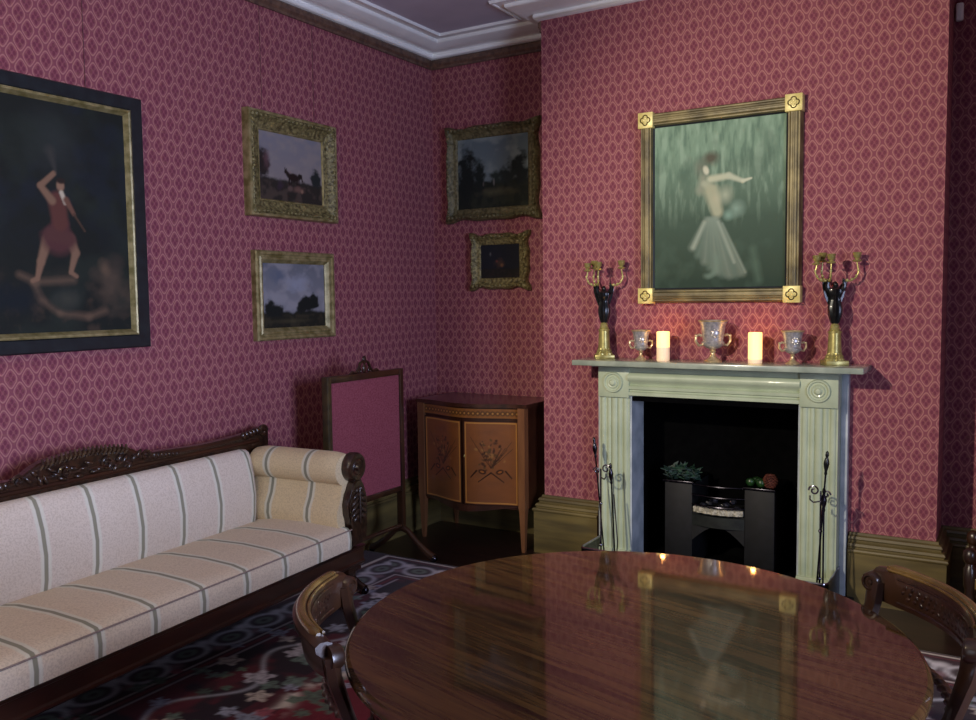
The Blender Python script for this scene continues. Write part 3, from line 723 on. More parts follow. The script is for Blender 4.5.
# ornate gilt frame with cattle
def ornate(label, rootloc, rz, w, h, fw_, c, gilt, z_wire, wave_amp=0.004, corner=True, depth=.06, bead=.012, edge=False):
    t = thing('framed_painting', label, 'painting', rootloc, rz)
    def wave(side, tt): return wave_amp*(math.cos(tt*2*PI*3)-.2)+(wave_amp*1.6)*math.exp(-((tt-.5)/.10)**2)+wave_amp*1.6*(math.exp(-(tt/.08)**2)+math.exp(-((1-tt)/.08)**2))
    wave.reach = fw_*.6
    prof = [(0, 0), (0, depth*.45), (fw_*.10, depth*.85), (fw_*.22, depth), (fw_*.36, depth*.86), (fw_*.5, depth*.55), (fw_*.72, depth*.40), (fw_*.86, depth*.42), (fw_*.93, depth*.34), (fw_, depth*.28), (fw_, 0)]
    m = MB(); m.rect_ring(w, h, prof, 40, wave); m.build('frame', gilt, t, angle=60)
    if edge:
        m = MB(); m.rect_ring(w+.012, h+.012, [(0, 0), (0, depth*.80), (.004, depth*.95), (.012, depth*.99), (.018, depth*.93), (.018, 0)]); m.build('outer_fillet', GILT_FLAT, t, angle=40)
        m = MB(); m.rect_ring(w-2*fw_+.012, h-2*fw_+.012, [(0, 0), (0, depth*.42), (.004, depth*.44), (.010, depth*.30), (.010, 0)]); m.build('sight_edge', GILT_FLAT, t, angle=40)
    m = MB(); rr = random.Random(int(w*1000))
    # carved leaves along the moulding, fuller at corners and centres
    for side in range(4):
        L = (w if side % 2 == 0 else h)
        k = int(L/.032)
        for i in range(k+1):
            tt = i/k; s0 = (tt-.5)*(L-fw_*.5); off = (h if side % 2 == 0 else w)/2-fw_*.25
            near = max(math.exp(-(tt/.12)**2), math.exp(-((1-tt)/.12)**2), .8*math.exp(-((tt-.5)/.1)**2))
            x, z = [(s0, -off), (off, s0), (s0, off), (-off, s0)][side]
            sz = bead*(.6+.7*near)
            m.ball((x+rr.uniform(-1, 1)*.003, -depth*.93, z+rr.uniform(-1, 1)*.003), (sz*.95, .007+.004*near, sz*.95), seg=8, rot=Matrix.Rotation(rr.uniform(0, 3), 3, 'Y'))
    m.build('carved_leaves', gilt, t)
    W, H = w-2*fw_, h-2*fw_
    backing(t, w-.02, h-.02, .010)
    flat_canvas(c, t, .014)
    if z_wire: wire_pair(t, w, 3.2-rootloc[2], h/2)
    return t
w, h, f = .69, .56, .092
c = landscape(w-2*f, h-2*f, '#857a74', '#757680', '#2b2621', '#4a3e36', trees=((.05, .5, .13, .22, '#2a2320'), (.9, .4, .12, .12, '#232726')), extra=cows, seed=3, cloud='#8a827e')
ornate('cattle painting in a carved gilt frame, above the cloudy landscape', (XL, -1.075, 2.345), PI/2, w, h, f, c, GILT, True, .0005, depth=.055, edge=True)
# plain gilt frame, cloudy landscape
def plain_gilt():
    w, h = .635, .497; zc = 1.627
    t = thing('framed_painting', 'cloudy landscape in a plain stepped gilt frame, hung below the cattle painting', 'painting', (XL, -1.075, zc), PI/2)
    pr = [(0, 0), (0, .034), (.008, .042), (.020, .042), (.026, .034), (.032, .032), (.040, .038), (.048, .036), (.058, .026), (.068, .018), (.068, 0)]
    m = MB(); m.rect_ring(w, h, pr); m.build('frame', GILT_FLAT, t, angle=20)
    backing(t, w, h, .008); W, H = w-.134, h-.134
    def ex(c):
        c.blob(.55, .70, .22, .13, '#8b8f9c', .8, .5, rough=1.3, seed=6); c.blob(.25, .80, .18, .10, '#5c6474', .7, .5, rough=1.2, seed=7)
        for (u, v, rx, ry) in ((.70, .36, .17, .13), (.82, .40, .10, .12), (.22, .26, .13, .10), (.10, .30, .10, .14), (.60, .30, .10, .08)): c.blob(u, v, rx, ry, '#161a18', .95, .2, rough=1.3, seed=int(u*90))
        c.blob(.45, .10, .35, .03, '#4b4530', .5, .6)
    c = landscape(W, H, '#86868c', '#60646e', '#1f1f18', '#353124', extra=ex, hor=.26, seed=12, cloud='#908f94')
    flat_canvas(c, t, .012)
plain_gilt()
# alcove pictures
w, h, f = .715, .635, .080
def park(c):
    for (u, v, rx, ry, cc) in ((.12, .50, .16, .36, '#161c1a'), (.30, .42, .10, .22, '#1a211e'), (.88, .48, .16, .22, '#19201f'), (.70, .42, .12, .14, '#202826'), (.55, .40, .10, .08, '#27302c')): c.blob(u, v, rx, ry, cc, .95, .3, rough=1.4, seed=int(u*70))
    c.blob(.55, .22, .25, .05, '#4c4a36', .7, .6, rough=1); c.blob(.52, .36, .012, .05, '#72706a', .9); c.blob(.37, .34, .012, .03, '#55504a', .9)
c = landscape(w-2*f, h-2*f, '#6c7876', '#56646a', '#1c211b', '#2b2f24', extra=park, hor=.40, seed=22, cloud='#7f8a86')
ornate('dark parkland painting in a wide dull gilt frame, upper of two in the left alcove', (-3.068, YA, 2.452), 0, w, h, f, c, GILT_OLD, False, .007)
w, h, f = .445, .37, .072
def still(c):
    c.blob(.5, .45, .16, .12, '#3c2c26', .9, .5, rough=1.4); c.blob(.55, .38, .05, .05, '#6a4a34', .8, .5); c.blob(.25, .72, .03, .05, '#5c5f60', .6, .5); c.blob(.42, .5, .04, .04, '#5a3230', .8, .4)
c = landscape(w-2*f, h-2*f, '#14161f', '#171a22', '#1a1817', '#241d1c', extra=still, hor=.3, seed=31, res=260)
ornate('smallest painting, nearly black, in a leafy gilt frame low in the left alcove', (-3.017, YA, 1.848), 0, w, h, f, c, GILT, False, .007, depth=.05)

# the painting over the mantel
def mantel_painting():
    w, h, zc = .895, 1.075, 2.093
    t = thing('framed_painting', 'green painting of a pale robed figure over the mantel', 'painting', (-1.4135, 0, zc))
    bw, d = .078, .055
    for side in range(4):
        m = MB(); L = (w if side % 2 == 0 else h)-2*.088
        M = Matrix.Rotation(side*PI/2, 4, 'Y')
        off = (h if side % 2 == 0 else w)/2-bw/2-.004
        pr = [(-bw/2, 0), (-bw/2, -.022), (-bw/2+.006, -.032)]
        for k in range(5):      # five reeds across the bar
            for a in np.linspace(PI, 0, 5)[1:-1]:
                pr.append((-bw/2+.013+k*.013+.0065*math.cos(a), -.040-.010*math.sin(PI*(k+.5)/5)-.005*math.sin(a)))
        pr += [(bw/2-.006, -.032), (bw/2, -.022), (bw/2, 0)]
        m.prism([(b, off+a) for a, b in pr], -L/2-.005, L/2+.005, 'x', M)
        m.build('frame_bar', GILT_WORN, t, angle=50)
    for sx in (-1, 1):
        for sz in (-1, 1):
            cx, cz = sx*(w/2-.044), sz*(h/2-.044)
            b = MB().box(cx-.044, cx+.044, -.062, 0, cz-.044, cz+.044, .003).build('corner_block', GILT_BLOCK, t)
            m = MB(); pts = []
            for k in range(48):
                a = 2*PI*k/48; r = .0175+.0105*abs(math.cos(2*a))**.7
                pts.append((cx+r*math.cos(a), -.0635, cz+r*math.sin(a)))
            m.tube(pts, .0033, 8, True); m.build('quatrefoil_groove', GILT_GROOVE, b)
            m = MB(); 
            for k in range(4): m.ball((cx+.010*math.cos(k*PI/2), -.062, cz+.010*math.sin(k*PI/2)), (.0085, .005, .0085), seg=10)
            m.build('quatrefoil_boss', GILT_BLOCK, b)
    iw, ih = w-2*bw-.004, h-2*bw-.004
    m = MB(); m.rect_ring(iw+.01, ih+.01, [(0, 0), (0, .030), (.012, .024), (.012, 0)]); m.build('black_slip', BLACKFRAME, t, angle=20)
    backing(t, w-.03, h-.03, .010)
    c = Canvas(iw-.012, ih-.012, 230, '#465a4c')
    n = vnoise(c.nx, c.ny, 40, 9, 5); n3 = vnoise(c.nx, c.ny, 7, 7, 15)
    c.mixin(np.clip((c.V-.42)*2.4, 0, 1), '#829f88', .85)
    c.mixin(np.clip((n-.5)*5, 0, 1)*np.clip((c.V-.35)*3, 0, 1), '#97b09a', .55); c.mixin(np.clip((.45-n)*6, 0, 1)*np.clip((c.V-.4)*3, 0, 1), '#4a6456', .5)
    c.mixin(np.clip((.42-c.V)*2.6, 0, 1), '#28392e', .85); c.mixin(np.clip((n3-.55)*5, 0, 1), '#4d6355', .35)
    def P(x, y):
        u = .376+(x-700)*.0072; v = .660-(y-178)*.0060; return ((.77*u-.025)/.723, (.93*v-.01)/.903)
    S = lambda a, b, r0, r1, cc, al=.9, so=.45: c.stroke(P(*a), P(*b), r0, r1, cc, al, so)
    rg = np.random.default_rng(8)
    c.blob(*P(711, 160), .045, .04, '#5a5a4c', .75, .4, rough=.8); c.blob(*P(700, 168), .035, .05, '#6e7465', .6, .5, rough=1)
    S((703, 178), (700, 190), .024, .030, '#8d9480', .7, .5); S((704, 184), (712, 190), .02, .024, '#a6ad95', .9)
    c.blob(*P(705.5, 171), .017, .028, '#c6c8b0', .95, .3, rot=.35)
    S((710, 180), (728, 178), .022, .018, '#b9bfa4', .9); S((728, 178), (742, 184), .018, .012, '#b7bfa6', .9); S((742, 184), (750, 182), .011, .006, '#c2c8ae', .9)
    S((711, 192), (717, 212), .045, .034, '#a6ab90', .9, .4); c.blob(*P(725, 196), .038, .045, '#a5af98', .75, .6); c.blob(*P(716, 200), .026, .04, '#b4b498', .5, .5)
    c.blob(*P(736, 210), .042, .045, '#87a292', .7, .5, rough=.7); c.blob(*P(728, 216), .03, .03, '#7c9a8a', .7, .4)
    # long gauzy robe in separate folds
    for k in range(9):
        q = k/8; x1_, y1_ = 692+q*50, 246+20*math.sin(q*PI*.75)+q*12
        S((706+q*11, 219), (x1_, y1_), .013, .020, '#7e9284' if k % 2 else '#95a494', .42, .9)
    S((704, 222), (693, 246), .012, .014, '#a0ad9c', .6, .7)
    S((718, 222), (734, 262), .008, .008, '#a3b09f', .5, .9); S((722, 224), (745, 272), .007, .006, '#8fa090', .5, .9)
    for a in np.linspace(-.6, 1.6, 9): S((708+9*math.cos(a), 262+13*math.sin(a)), (708+9*math.cos(a+.25), 262+13*math.sin(a+.25)), .014, .014, '#6d8475', .4, .8)
    S((752, 250), (758, 280), .02, .02, '#58705f', .5, .9)
    flat_canvas(c, t, .020)
mantel_painting()

# small white fitting high in the right alcove
m = MB(); m.box(-.018, .018, -.030, 0, -.045, .045, .010, seg=3)
tag(m.build('wall_sensor', PLASTER, None, (-.287, YA, 3.02)), 'small white fitting fixed high on the wall right of the chimney breast', 'wall fitting')

# ------------------------------------------------------------------ commode
def commode():
    t = thing('commode', 'bow-fronted satinwood side cabinet with floral inlay in the left alcove', 'cabinet', (-2.99, -.10, 0))
    Wd, D = .81, .42
    bow = lambda x: -.095*(.5+.5*math.cos(PI*max(-1, min(1, x/(Wd/2-.03)))))
    xs = np.linspace(-Wd/2, Wd/2, 29)
    sat = mottled('satinwood', '#63402a', '#7d5434', 9, .3, coat=.5, stretch=(1, 1, .2)); dark = mottled('rosewood_band', '#2a170e', '#43261a', 12, .3, coat=.5)
    side = mottled('commode_side_shaded_veneer', '#33190e', '#472615', 9, .35, coat=.4)  # darker wood tone carries the shade of the unlit sides
    def slab(name, z0, z1, o, mat, inset=0):
        m = MB(); pf = [(x*(Wd/2+o)/(Wd/2), bow(x)-o) for x in xs]; m.prism(pf+[(Wd/2+o, D), (-Wd/2-o, D)], z0, z1, 'z', bevel=.003); return m.build(name, mat, t, angle=30)
    slab('top', .912, .936, .014, dark)
    slab('body', .265, .912, -.012, side)
    # inlaid frieze
    def inlay(name, x0, x1, z0, z1, deco, off):
        c = Canvas(x1-x0, z1-z0, 260, '#6f4522'); deco(c)
        o = c.mesh(name, INL, t, lambda x, z: (x0+x, bow(x0+x)-off, z0+z))
        return o
    def d_frieze(c):
        c.mixin(vnoise(c.nx, c.ny, 20, 3, 2), '#9b662e', .5); c.mixin((np.abs(c.V-.5) > .42)*1., '#2c1810')
        for k in range(24): c.blob((k+.5)/24, .5, .22, .22, '#3a2414', .8, .3); c.blob((k+.5)/24, .5, .10, .10, '#a5743a', .8, .3)
    def d_door(flip):
        def f(c):
            c.mixin(vnoise(c.nx, c.ny, 3, 14, 3), '#8f5526', .5); e = np.minimum(np.minimum(c.U, 1-c.U)*c.asp, np.minimum(c.V, 1-c.V))
            c.mixin((e < .02)*1., '#2c1810'); c.mixin(((e > .028) & (e < .036))*1., '#b5803f', .8)
            r = random.Random(5)
            cx = .5
            for k in range(70):      # bouquet
                a = r.uniform(0, 2*PI); q = r.uniform(0, .19); c.blob(cx+q*math.cos(a)/c.asp*.9, .60+q*1.1*math.sin(a), r.uniform(.010, .028), r.uniform(.008, .018), r.choice(['#3a2315', '#4a2e1a', '#503c20', '#8a6034']), .7, .3, r.uniform(0, 3))
            for k in range(9): c.stroke((cx, .44), (cx+r.uniform(-.42, .42), .60+r.uniform(.0, .22)), .004, .003, '#3d2515', .8)
            for sx in (-1, 1):       # ribbon bow
                c.blob(cx+sx*.15, .40, .045, .028, '#2a180f', .9, .2, sx*.3); c.blob(cx+sx*.15, .40, .025, .012, '#8f5526', .9, .2, sx*.3)
                c.stroke((cx, .39), (cx+sx*.22, .28), .008, .005, '#2a180f'); c.stroke((cx+sx*.25, .41), (cx+sx*.36, .33), .01, .006, '#2a180f')
        return f
    INL = attr_mat('marquetry', .28, coat=.5)
    inlay('frieze', -Wd/2+.045, Wd/2-.045, .838, .908, d_frieze, -.002)
    for x0, x1 in ((-Wd/2+.045, -.006), (.006, Wd/2-.045)):
        c = Canvas(x1-x0, .545, 260, '#6a4228'); d_door(0)(c)
        c.mesh('door', INL, t, lambda x, z, x0=x0: (x0+x, bow(x0+x)-.002, .285+z))
    m = MB(); m.ball((.018, bow(0)-.008, .60), (.004, .004, .010)); m.build('escutcheon', BRASS, t)
    # wavy apron
    m = MB()
    for a, b in zip(xs[1:-1], xs[2:-1]):
        za, zb = [-.0*q+.262-.020*math.cos(PI*q/(Wd/2)) for q in (a, b)]
        vs = [m.bm.verts.new(p) for p in ((a, bow(a)-.001, za), (b, bow(b)-.001, zb), (b, bow(b)-.001, .285), (a, bow(a)-.001, .285), (a, bow(a)+.015, za), (b, bow(b)+.015, zb), (b, bow(b)+.015, .285), (a, bow(a)+.015, .285))]
        for f in ((0, 1, 2, 3), (7, 6, 5, 4), (0, 4, 5, 1), (3, 2, 6, 7)): m.bm.faces.new([vs[i] for i in f])
    m.build('apron', dark, t)
    for sx, front in ((-1, 1), (1, 1), (-1, 0), (1, 0)):
        x = sx*(Wd/2-.022); y = -.012 if front else D-.03
        m = MB()
        rings = []
        for z, hw in ((0, .010), (.02, .012), (.25, .020), (.285, .024), (.912, .024)):
            rings.append([m.bm.verts.new((x+a*hw, y+.02+b*hw, z)) for a, b in ((-1, -1), (1, -1), (1, 1), (-1, 1))])
        for a, b in zip(rings, rings[1:]):
            for k in range(4): m.bm.faces.new((a[k], a[(k+1) % 4], b[(k+1) % 4], b[k]))
        m.bm.faces.new(rings[0][::-1]); m.bm.faces.new(rings[-1])
        m.build('leg', sat, t, smooth=False)
commode()

# ------------------------------------------------------------------ cheval fire screen
def fire_screen():
    t = thing('cheval_fire_screen', 'tall dark-framed fire screen with a plum fabric panel standing before the left wall', 'fire screen', (-3.20, -.895, .012), PI/2)
    W2 = .325; olive = mottled('gilded_side_post', '#2e2716', '#453a20', 20, .45, coat=.2)
    for sx in (-1, 1):
        m = MB(); x = sx*W2
        m.box(x-.017, x+.017, -.022, .022, .17, 1.168, .004); m.build('post', olive if sx < 0 else MAHOG, t)
        m = MB()
        # arched trestle foot in the plane across the screen
        pts = [(-.235, .03), (-.20, .045), (-.12, .10), (-.05, .165), (0, .185), (.05, .165), (.12, .10), (.20, .045), (.235, .03)]
        m.tube([(x, a, b) for a, b in pts], [.024, .022, .018, .018, .022, .018, .018, .022, .024], 10)
        m.build('trestle_foot', MAHOG, t)
        for q in (-.235, .235): MB().ball((x, q, .024), (.022, .024, .0235)).build('toe', DARKSTEEL, t)
    m = MB(); m.box(-W2+.017, W2-.017, -.020, .020, 1.130, 1.168, .004); m.build('top_rail', MAHOG, t)
    m = MB(); m.box(-W2+.017, W2-.017, -.018, .018, .415, .45, .004); m.build('bottom_rail', MAHOG, t)
    m = MB(); m.tube([(-W2, 0, .20), (W2, 0, .20)], .013, 10); m.build('stretcher', MAHOG, t)
    m = MB(); m.box(-W2+.017, W2-.017, -.010, .010, .45, 1.13)
    g = NT('plum_screen_fabric'); v = g.coord(); n = g.noise(v, 120, 2); g.bump(n, .3, .002)
    m.build('fabric_panel', g.set(g.mix(g.ramp(n, .3, .7), lin('#7c3a46'), lin('#96525e')), .85, 0, 0, .2), t)
    # carved cresting
    m = MB()
    for sx in (-1, 1):
        m.tube([(sx*.14, 0, 1.160), (sx*.11, 0, 1.178), (sx*.075, 0, 1.172), (sx*.05, 0, 1.195), (sx*.035, 0, 1.225), (sx*.012, 0, 1.235), (0.0, 0, 1.218)], [.007, .009, .008, .009, .009, .008, .005], 8)
        m.tube(spiral(sx*.045, 1.178, .018, 1.1, sgn=sx), .006, 8)
    m.ball((0, 0, 1.243), (.016, .010, .022)); m.ball((0, 0, 1.19), (.018, .010, .028)); m.build('cresting', CARVED, t)
fire_screen()

# ------------------------------------------------------------------ striped sofa
STRIPE_P, STRIPE_O = .2335, 0.0
def ticking(name, axis, period, phase, base1, base2):
    g = NT(name); tc = g.n('ShaderNodeTexCoord'); sp = g.n('ShaderNodeSeparateXYZ'); g.link(tc.outputs['Object'], sp.inputs[0])
    q = g.math('ADD', g.math('MULTIPLY', sp.outputs[axis], 1/period), phase)
    d = g.math('MULTIPLY', g.math('ABSOLUTE', g.math('SUBTRACT', g.math('FRACT', q), .5)), period)     # metres from stripe centre
    n = g.noise(g.coord(), 140, 3, .6); n2 = g.noise(g.coord(), 4, 2)
    weave = g.noise(g.coord((1, 1, 1)), 420, 2)
    c = g.mix(n2, lin(base1), lin(base2))
    c = g.mix(g.math('MULTIPLY', g.ramp(n, .45, .62), .35), c, lin('#a9957f'))
    c = g.mix(g.math('MULTIPLY', g.ramp(d, .027, .020), .75), c, lin('#dcdccc'))
    c = g.mix(g.math('MULTIPLY', g.ramp(d, .0105, .007), .9), c, lin('#86846f'))
    g.bump(weave, .25, .002)
    m = g.set(c, .9, 0, 0, .15); g.b.inputs['Sheen Weight'].default_value = .1
    return m
def sofa():
    L = 2.34; t = thing('striped_sofa', 'long carved dark wood sofa with cream striped upholstery against the left wall', 'sofa', (-3.50, -1.385, .012), math.radians(3.6))
    # stripe phase puts the far stripes where the photograph has them
    FAB = ticking('striped_fabric_seat', 1, .241, .5+.43/.241, '#dac8ae', '#e4d5be')
    FABB = ticking('striped_fabric_back_cool_lit', 1, .2335, .5+.525/.2335, '#d6c8b6', '#e0d4c6')  # same cloth, less yellow: cool light on the back is in the colour
    FABA = ticking('striped_fabric_arm_warm_lit', 0, .255, .5-.215/.255, '#dcc69a', '#e4d1a8')  # same cloth, yellower: warm light on the arms is put into the colour
    # back pad : gently buttoned roll that leans to the wall
    m = MB(); pf = [(.16, .43), (.175, .50), (.180, .60), (.165, .70), (.14, .78), (.12, .815), (.09, .828), (.06, .815), (.05, .78), (.06, .43)]
    m.prism([(a, b) for a, b in pf], 0, 0, 'y')
    m.bm.free(); m = MB()
    ys = np.linspace(-.245, -L+.245, 40); rings = []
    for i, y in enumerate(ys):
        e = min(abs(y+.245), abs(y+L-.245)); sq = min(1, (e/.03))**.5
        rings.append([m.bm.verts.new((.06+(a-.06)*(.72+.28*sq), y, .43+(b-.43)*(.975+.025*sq))) for a, b in pf])
    for a, b in zip(rings, rings[1:]):
        for j in range(len(pf)): m.bm.faces.new((a[j], a[(j+1) % len(pf)], b[(j+1) % len(pf)], b[j]))
    m.bm.faces.new(rings[0]); m.bm.faces.new(rings[-1][::-1])
    m.build('back_pad', FABB, t, angle=60)
    # seat
    m = MB(); sp_ = [(.10, .345), (.685, .345), (.700, .352), (.704, .40), (.698, .440), (.682, .456), (.62, .468), (.45, .476), (.25, .470), (.12, .450)]
    rings = []
    ys = np.linspace(-.183, -L+.183, 30)
    for y in ys: rings.append([m.bm.verts.new((a, y, b)) for a, b in sp_])
    for a, b in zip(rings, rings[1:]):
        for j in range(len(sp_)): m.bm.faces.new((a[j], a[(j+1) % len(sp_)], b[(j+1) % len(sp_)], b[j]))
    m.bm.faces.new(rings[0]); m.bm.faces.new(rings[-1][::-1])
    seat = m.build('seat_cushion', FAB, t, angle=60)
    PIPE = mottled('seat_piping', '#8d7d74', '#a39188', 50, .9)
    MB().tube([(.697, y, .447) for y in np.linspace(-.17, -L+.17, 20)], .0035, 6).build('piping', PIPE, seat)
    # rails
    m = MB(); m.prism([(.04, .24), (.672, .24), (.684, .25), (.684, .262), (.676, .268), (.676, .325), (.686, .332), (.690, .345), (.04, .345)], -.05, -L+.05, 'y'); m.build('seat_rail', CARVED_RAIL, t, angle=20)
    # carved back with raised centre
    def crest(y):
        s_ = abs(y+L/2)/(L/2)
        z = .885
        if s_ < .18: z = .945+.020*math.cos(PI*s_/.18*.5)
        elif s_ < .27: z = .945-.055*(s_-.18)/.09
        elif s_ < .86: z = .890+.006*math.cos((s_-.27)*10)
        else: z = .892+.022*math.sin(PI*min(1, (s_-.86)/.13))
        return z
    m = MB(); ys = np.linspace(-.04, -L+.04, 120)
    top = [(y, crest(y)) for y in ys]
    m.prism(top+[(-L+.04, .30), (-.04, .30)], .015, .055, 'x', bevel=.004); m.build('back_frame', CARVED, t, angle=30)
    m = MB(); m.tube([(.052, y, .845) for y in np.linspace(-.12, -L+.12, 24)], .012, 8); m.tube([(.050, y, crest(y)-.014) for y in ys[3:-3]], .013, 8)
    m.build('back_moulding', CARVED_RAIL, t)
    # carvings : rope gadroon on the raised centre, acanthus and scrolls along the crest
    m = MB()
    for k in range(20):
        y = -L/2+(k-9.5)*.0215; m.tube([(.056, y-.008, crest(y)-.030), (.066, y, crest(y)-.012), (.050, y+.008, crest(y)+.008)], [.005, .007, .005], 6)
    m.build('rope_gadroon', mottled('rubbed_carving', '#2c1d13', '#574330', 40, .3, coat=.5), t)
    m = MB(); rr = random.Random(2)
    for k in range(22):
        u = (k-10.5)/10.5; y = -L/2+u*.27; z = .885+.025*math.sin(k*1.9); R = Matrix.Rotation(u*1.2+rr.uniform(-.4, .4), 3, 'X')
        m.ball((.060, y, z), (.012, .024, .010), seg=8, rot=R)
    m.tube([(.056, -L/2-.27, .878), (.056, -L/2+.27, .878)], .008, 6)
    m.build('acanthus_carving', CARVED, t)
    for sg in (-1, 1):
        for (cc, r) in ((.10, .030), (.31, .026)):
            y0 = -L/2+sg*cc; MB().tube([(.062, y0+q[0], .888+q[2]) for q in spiral(0, 0, r, 1.4, 30, sgn=sg)], .0065, 6).build('carved_scroll', CARVED, t)
        m = MB()
        for k in range(7): m.ball((.060, -L/2+sg*(.36+k*.022), .880-.002*k), (.010, .013, .016-.0012*k), seg=8)
        m.build('leaf_spray', CARVED, t)
        m = MB()
        for k in range(5): m.ball((.058, -L/2+sg*(.94+k*.026), .884+.003*k), (.014, .018, .024), seg=8, rot=Matrix.Rotation(.6*sg, 3, 'X'))
        m.tube([(.055, -L/2+sg*1.085+q[0], .890+q[2]) for q in spiral(0, 0, .030, 1.3, 30, sgn=sg)], .012, 8)
        m.build('end_scroll', CARVED, t)
    # arms
    for arm in (0, 1):
        f = (lambda y: y) if arm == 0 else (lambda y: -L-y)
        # outline in (y, z): inner face, roll, outer face
        roll = [(-.160+.084*math.cos(a), .748+.082*math.sin(a)) for a in np.linspace(math.radians(248), math.radians(-48), 24)]
        out = [(-.215, .40), (-.230, .45), (-.242, .50), (-.236, .545), (-.208, .60), (-.196, .645)]+roll+[(-.062, .64), (-.045, .58), (-.035, .50), (-.04, .42), (-.05, .36), (-.19, .36)]
        m = MB(); n = 16; rings = []
        for i in range(n+1):
            x = .09+(.655-.09)*i/n; e = min(i, n-i); k = 1 if e > 1 else (.985 if e == 1 else .955)
            rings.append([m.bm.verts.new((x, f(-.12+(a+.12)*k), .58+(b-.58)*k)) for a, b in out])
        for a, b in zip(rings, rings[1:]):
            for j in range(len(out)): m.bm.faces.new((a[j], a[(j+1) % len(out)], b[(j+1) % len(out)], b[j]))
        m.bm.faces.new(rings[0]); m.bm.faces.new(rings[-1])
        ar = m.build('arm_pad', FABA, t, angle=60)
        # carved front post : scroll, swelling leaf baluster, block
        m = MB()
        R = Matrix.Translation((.690, f(-.118), .752)) @ Matrix.Rotation(PI/2, 4, 'Y')
        m.lathe([(.001, .022), (.016, .024), (.020, .014), (.034, .016), (.040, .010), (.054, .014), (.066, .012), (.074, .0), (.074, -.034), (.001, -.034)], 28, R)
        pl = [(-.185, .36), (-.172, .42), (-.165, .46), (-.190, .52), (-.195, .57), (-.180, .62), (-.150, .665), (-.135, .69), (-.09, .69), (-.065, .655), (-.045, .60), (-.038, .54), (-.050, .48), (-.062, .43), (-.055, .36)]
        m.prism([(f(a), b) for a, b in pl], .650, .703, 'x', bevel=.008)
        m.build('arm_front', CARVED, t, angle=40)
        m = MB()
        for k in range(6):
            z = .640-k*.028; wd = .052*math.sin(PI*(k+1.2)/8.5)+.012
            for s2 in (-1, 1): m.ball((.706, f(-.115)+s2*wd*.55, z), (.009, wd*.5, .011), seg=8, rot=Matrix.Rotation(-s2*.6, 3, 'X'))
        m.ball((.708, f(-.115), .56), (.010, .010, .10), seg=10)
        m.build('leaf_carving', mottled('rubbed_leaf_%d' % arm, '#22160f', '#3c2c20', 40, .4, coat=.2), t)
    for (x, y) in ((.62, -.115), (.62, -L+.115), (.10, -.115), (.10, -L+.115)):
        m = MB(); m.box(x-.05, x+.05, y-.055, y+.055, .215, .345, .006)
        m.lathe([(.012, .0), (.020, .004), (.022, .022), (.014, .030), (.020, .045), (.026, .08), (.040, .13), (.046, .165), (.036, .190), (.044, .20), (.046, .215), (.03, .22)], 24, Matrix.Translation((x, y, 0)), (.05, 8, .024))
        m.build('leg', CARVED, t)
sofa()

# ------------------------------------------------------------------ round table
def table():
    cx, cy, r, zt = -.818, -2.80, .690, .756
    t = thing('round_table', 'large round polished mahogany dining table in the foreground', 'table', (cx, cy, .012))
    g = NT('polished_table_top'); v = g.coord((1, 1, 1), (0, 0, math.radians(14)))
    mp = g.n('ShaderNodeMapping'); g.link(v, mp.inputs[0]); mp.inputs['Scale'].default_value = (.9, 11, 1)
    n = g.noise(mp.outputs[0], 1.6, 6, .6, .4); mp2 = g.n('ShaderNodeMapping'); g.link(v, mp2.inputs[0]); mp2.inputs['Scale'].default_value = (3, 70, 1)
    n2 = g.noise(mp2.outputs[0], 2, 4); n3 = g.noise(v, 2.2, 3)
    c = g.mix(g.ramp(n, .36, .66), lin('#180d06'), lin('#4e341a')); c = g.mix(g.math('MULTIPLY', g.ramp(n2, .4, .7), .35), c, lin('#6e5228'))
    c = g.mix(g.math('MULTIPLY', g.ramp(n3, .4, .7), .4), c, lin('#2c140a'))
    g.bump(g.noise(v, 170, 2), .12, .0006); top = g.set(c, .5, 0, 1.0, .1, .045); g.b.inputs['Coat IOR'].default_value = 1.68
    m = MB(); m.lathe([(.55, .722), (r-.02, .722), (r-.006, .726), (r, .734), (r, .744), (r-.004, .751), (r-.012, zt), (r-.03, zt)], 128); m.build('top', top, t, angle=30)
    m = MB(); m.lathe([(.50, .655), (r-.05, .655), (r-.045, .662), (r-.045, .722), (.5, .722)], 96); m.build('apron', MAHOG, t)
    m = MB(); m.lathe([(.16, .16), (.17, .17), (.15, .20), (.10, .25), (.085, .32), (.11, .40), (.125, .46), (.09, .54), (.075, .60), (.12, .64), (.2, .655)], 40); m.build('pedestal', MAHOG, t)
    m = MB(); pts = []
    for k in range(60):
        a = 2*PI*k/60; q = .27*(1-.16*math.cos(3*a+PI)); pts.append((q*math.cos(a), q*math.sin(a)))
    m.prism(pts, .095, .16, 'z', bevel=.006); m.build('platform_base', MAHOG, t)
    for k in range(3):
        a = 2*PI*k/3+.3; m = MB(); c_, s_ = math.cos(a), math.sin(a)
        m.tube([(q*c_, q*s_, z) for q, z in ((.24, .09), (.30, .06), (.34, .045))], [.04, .038, .025], 10)
        for j in (-1, 0, 1): m.ball(((.345)*c_-j*.022*s_, (.345)*s_+j*.022*c_, .030), (.017, .017, .017), seg=8)
        m.build('paw_foot', MAHOG, t)
table()

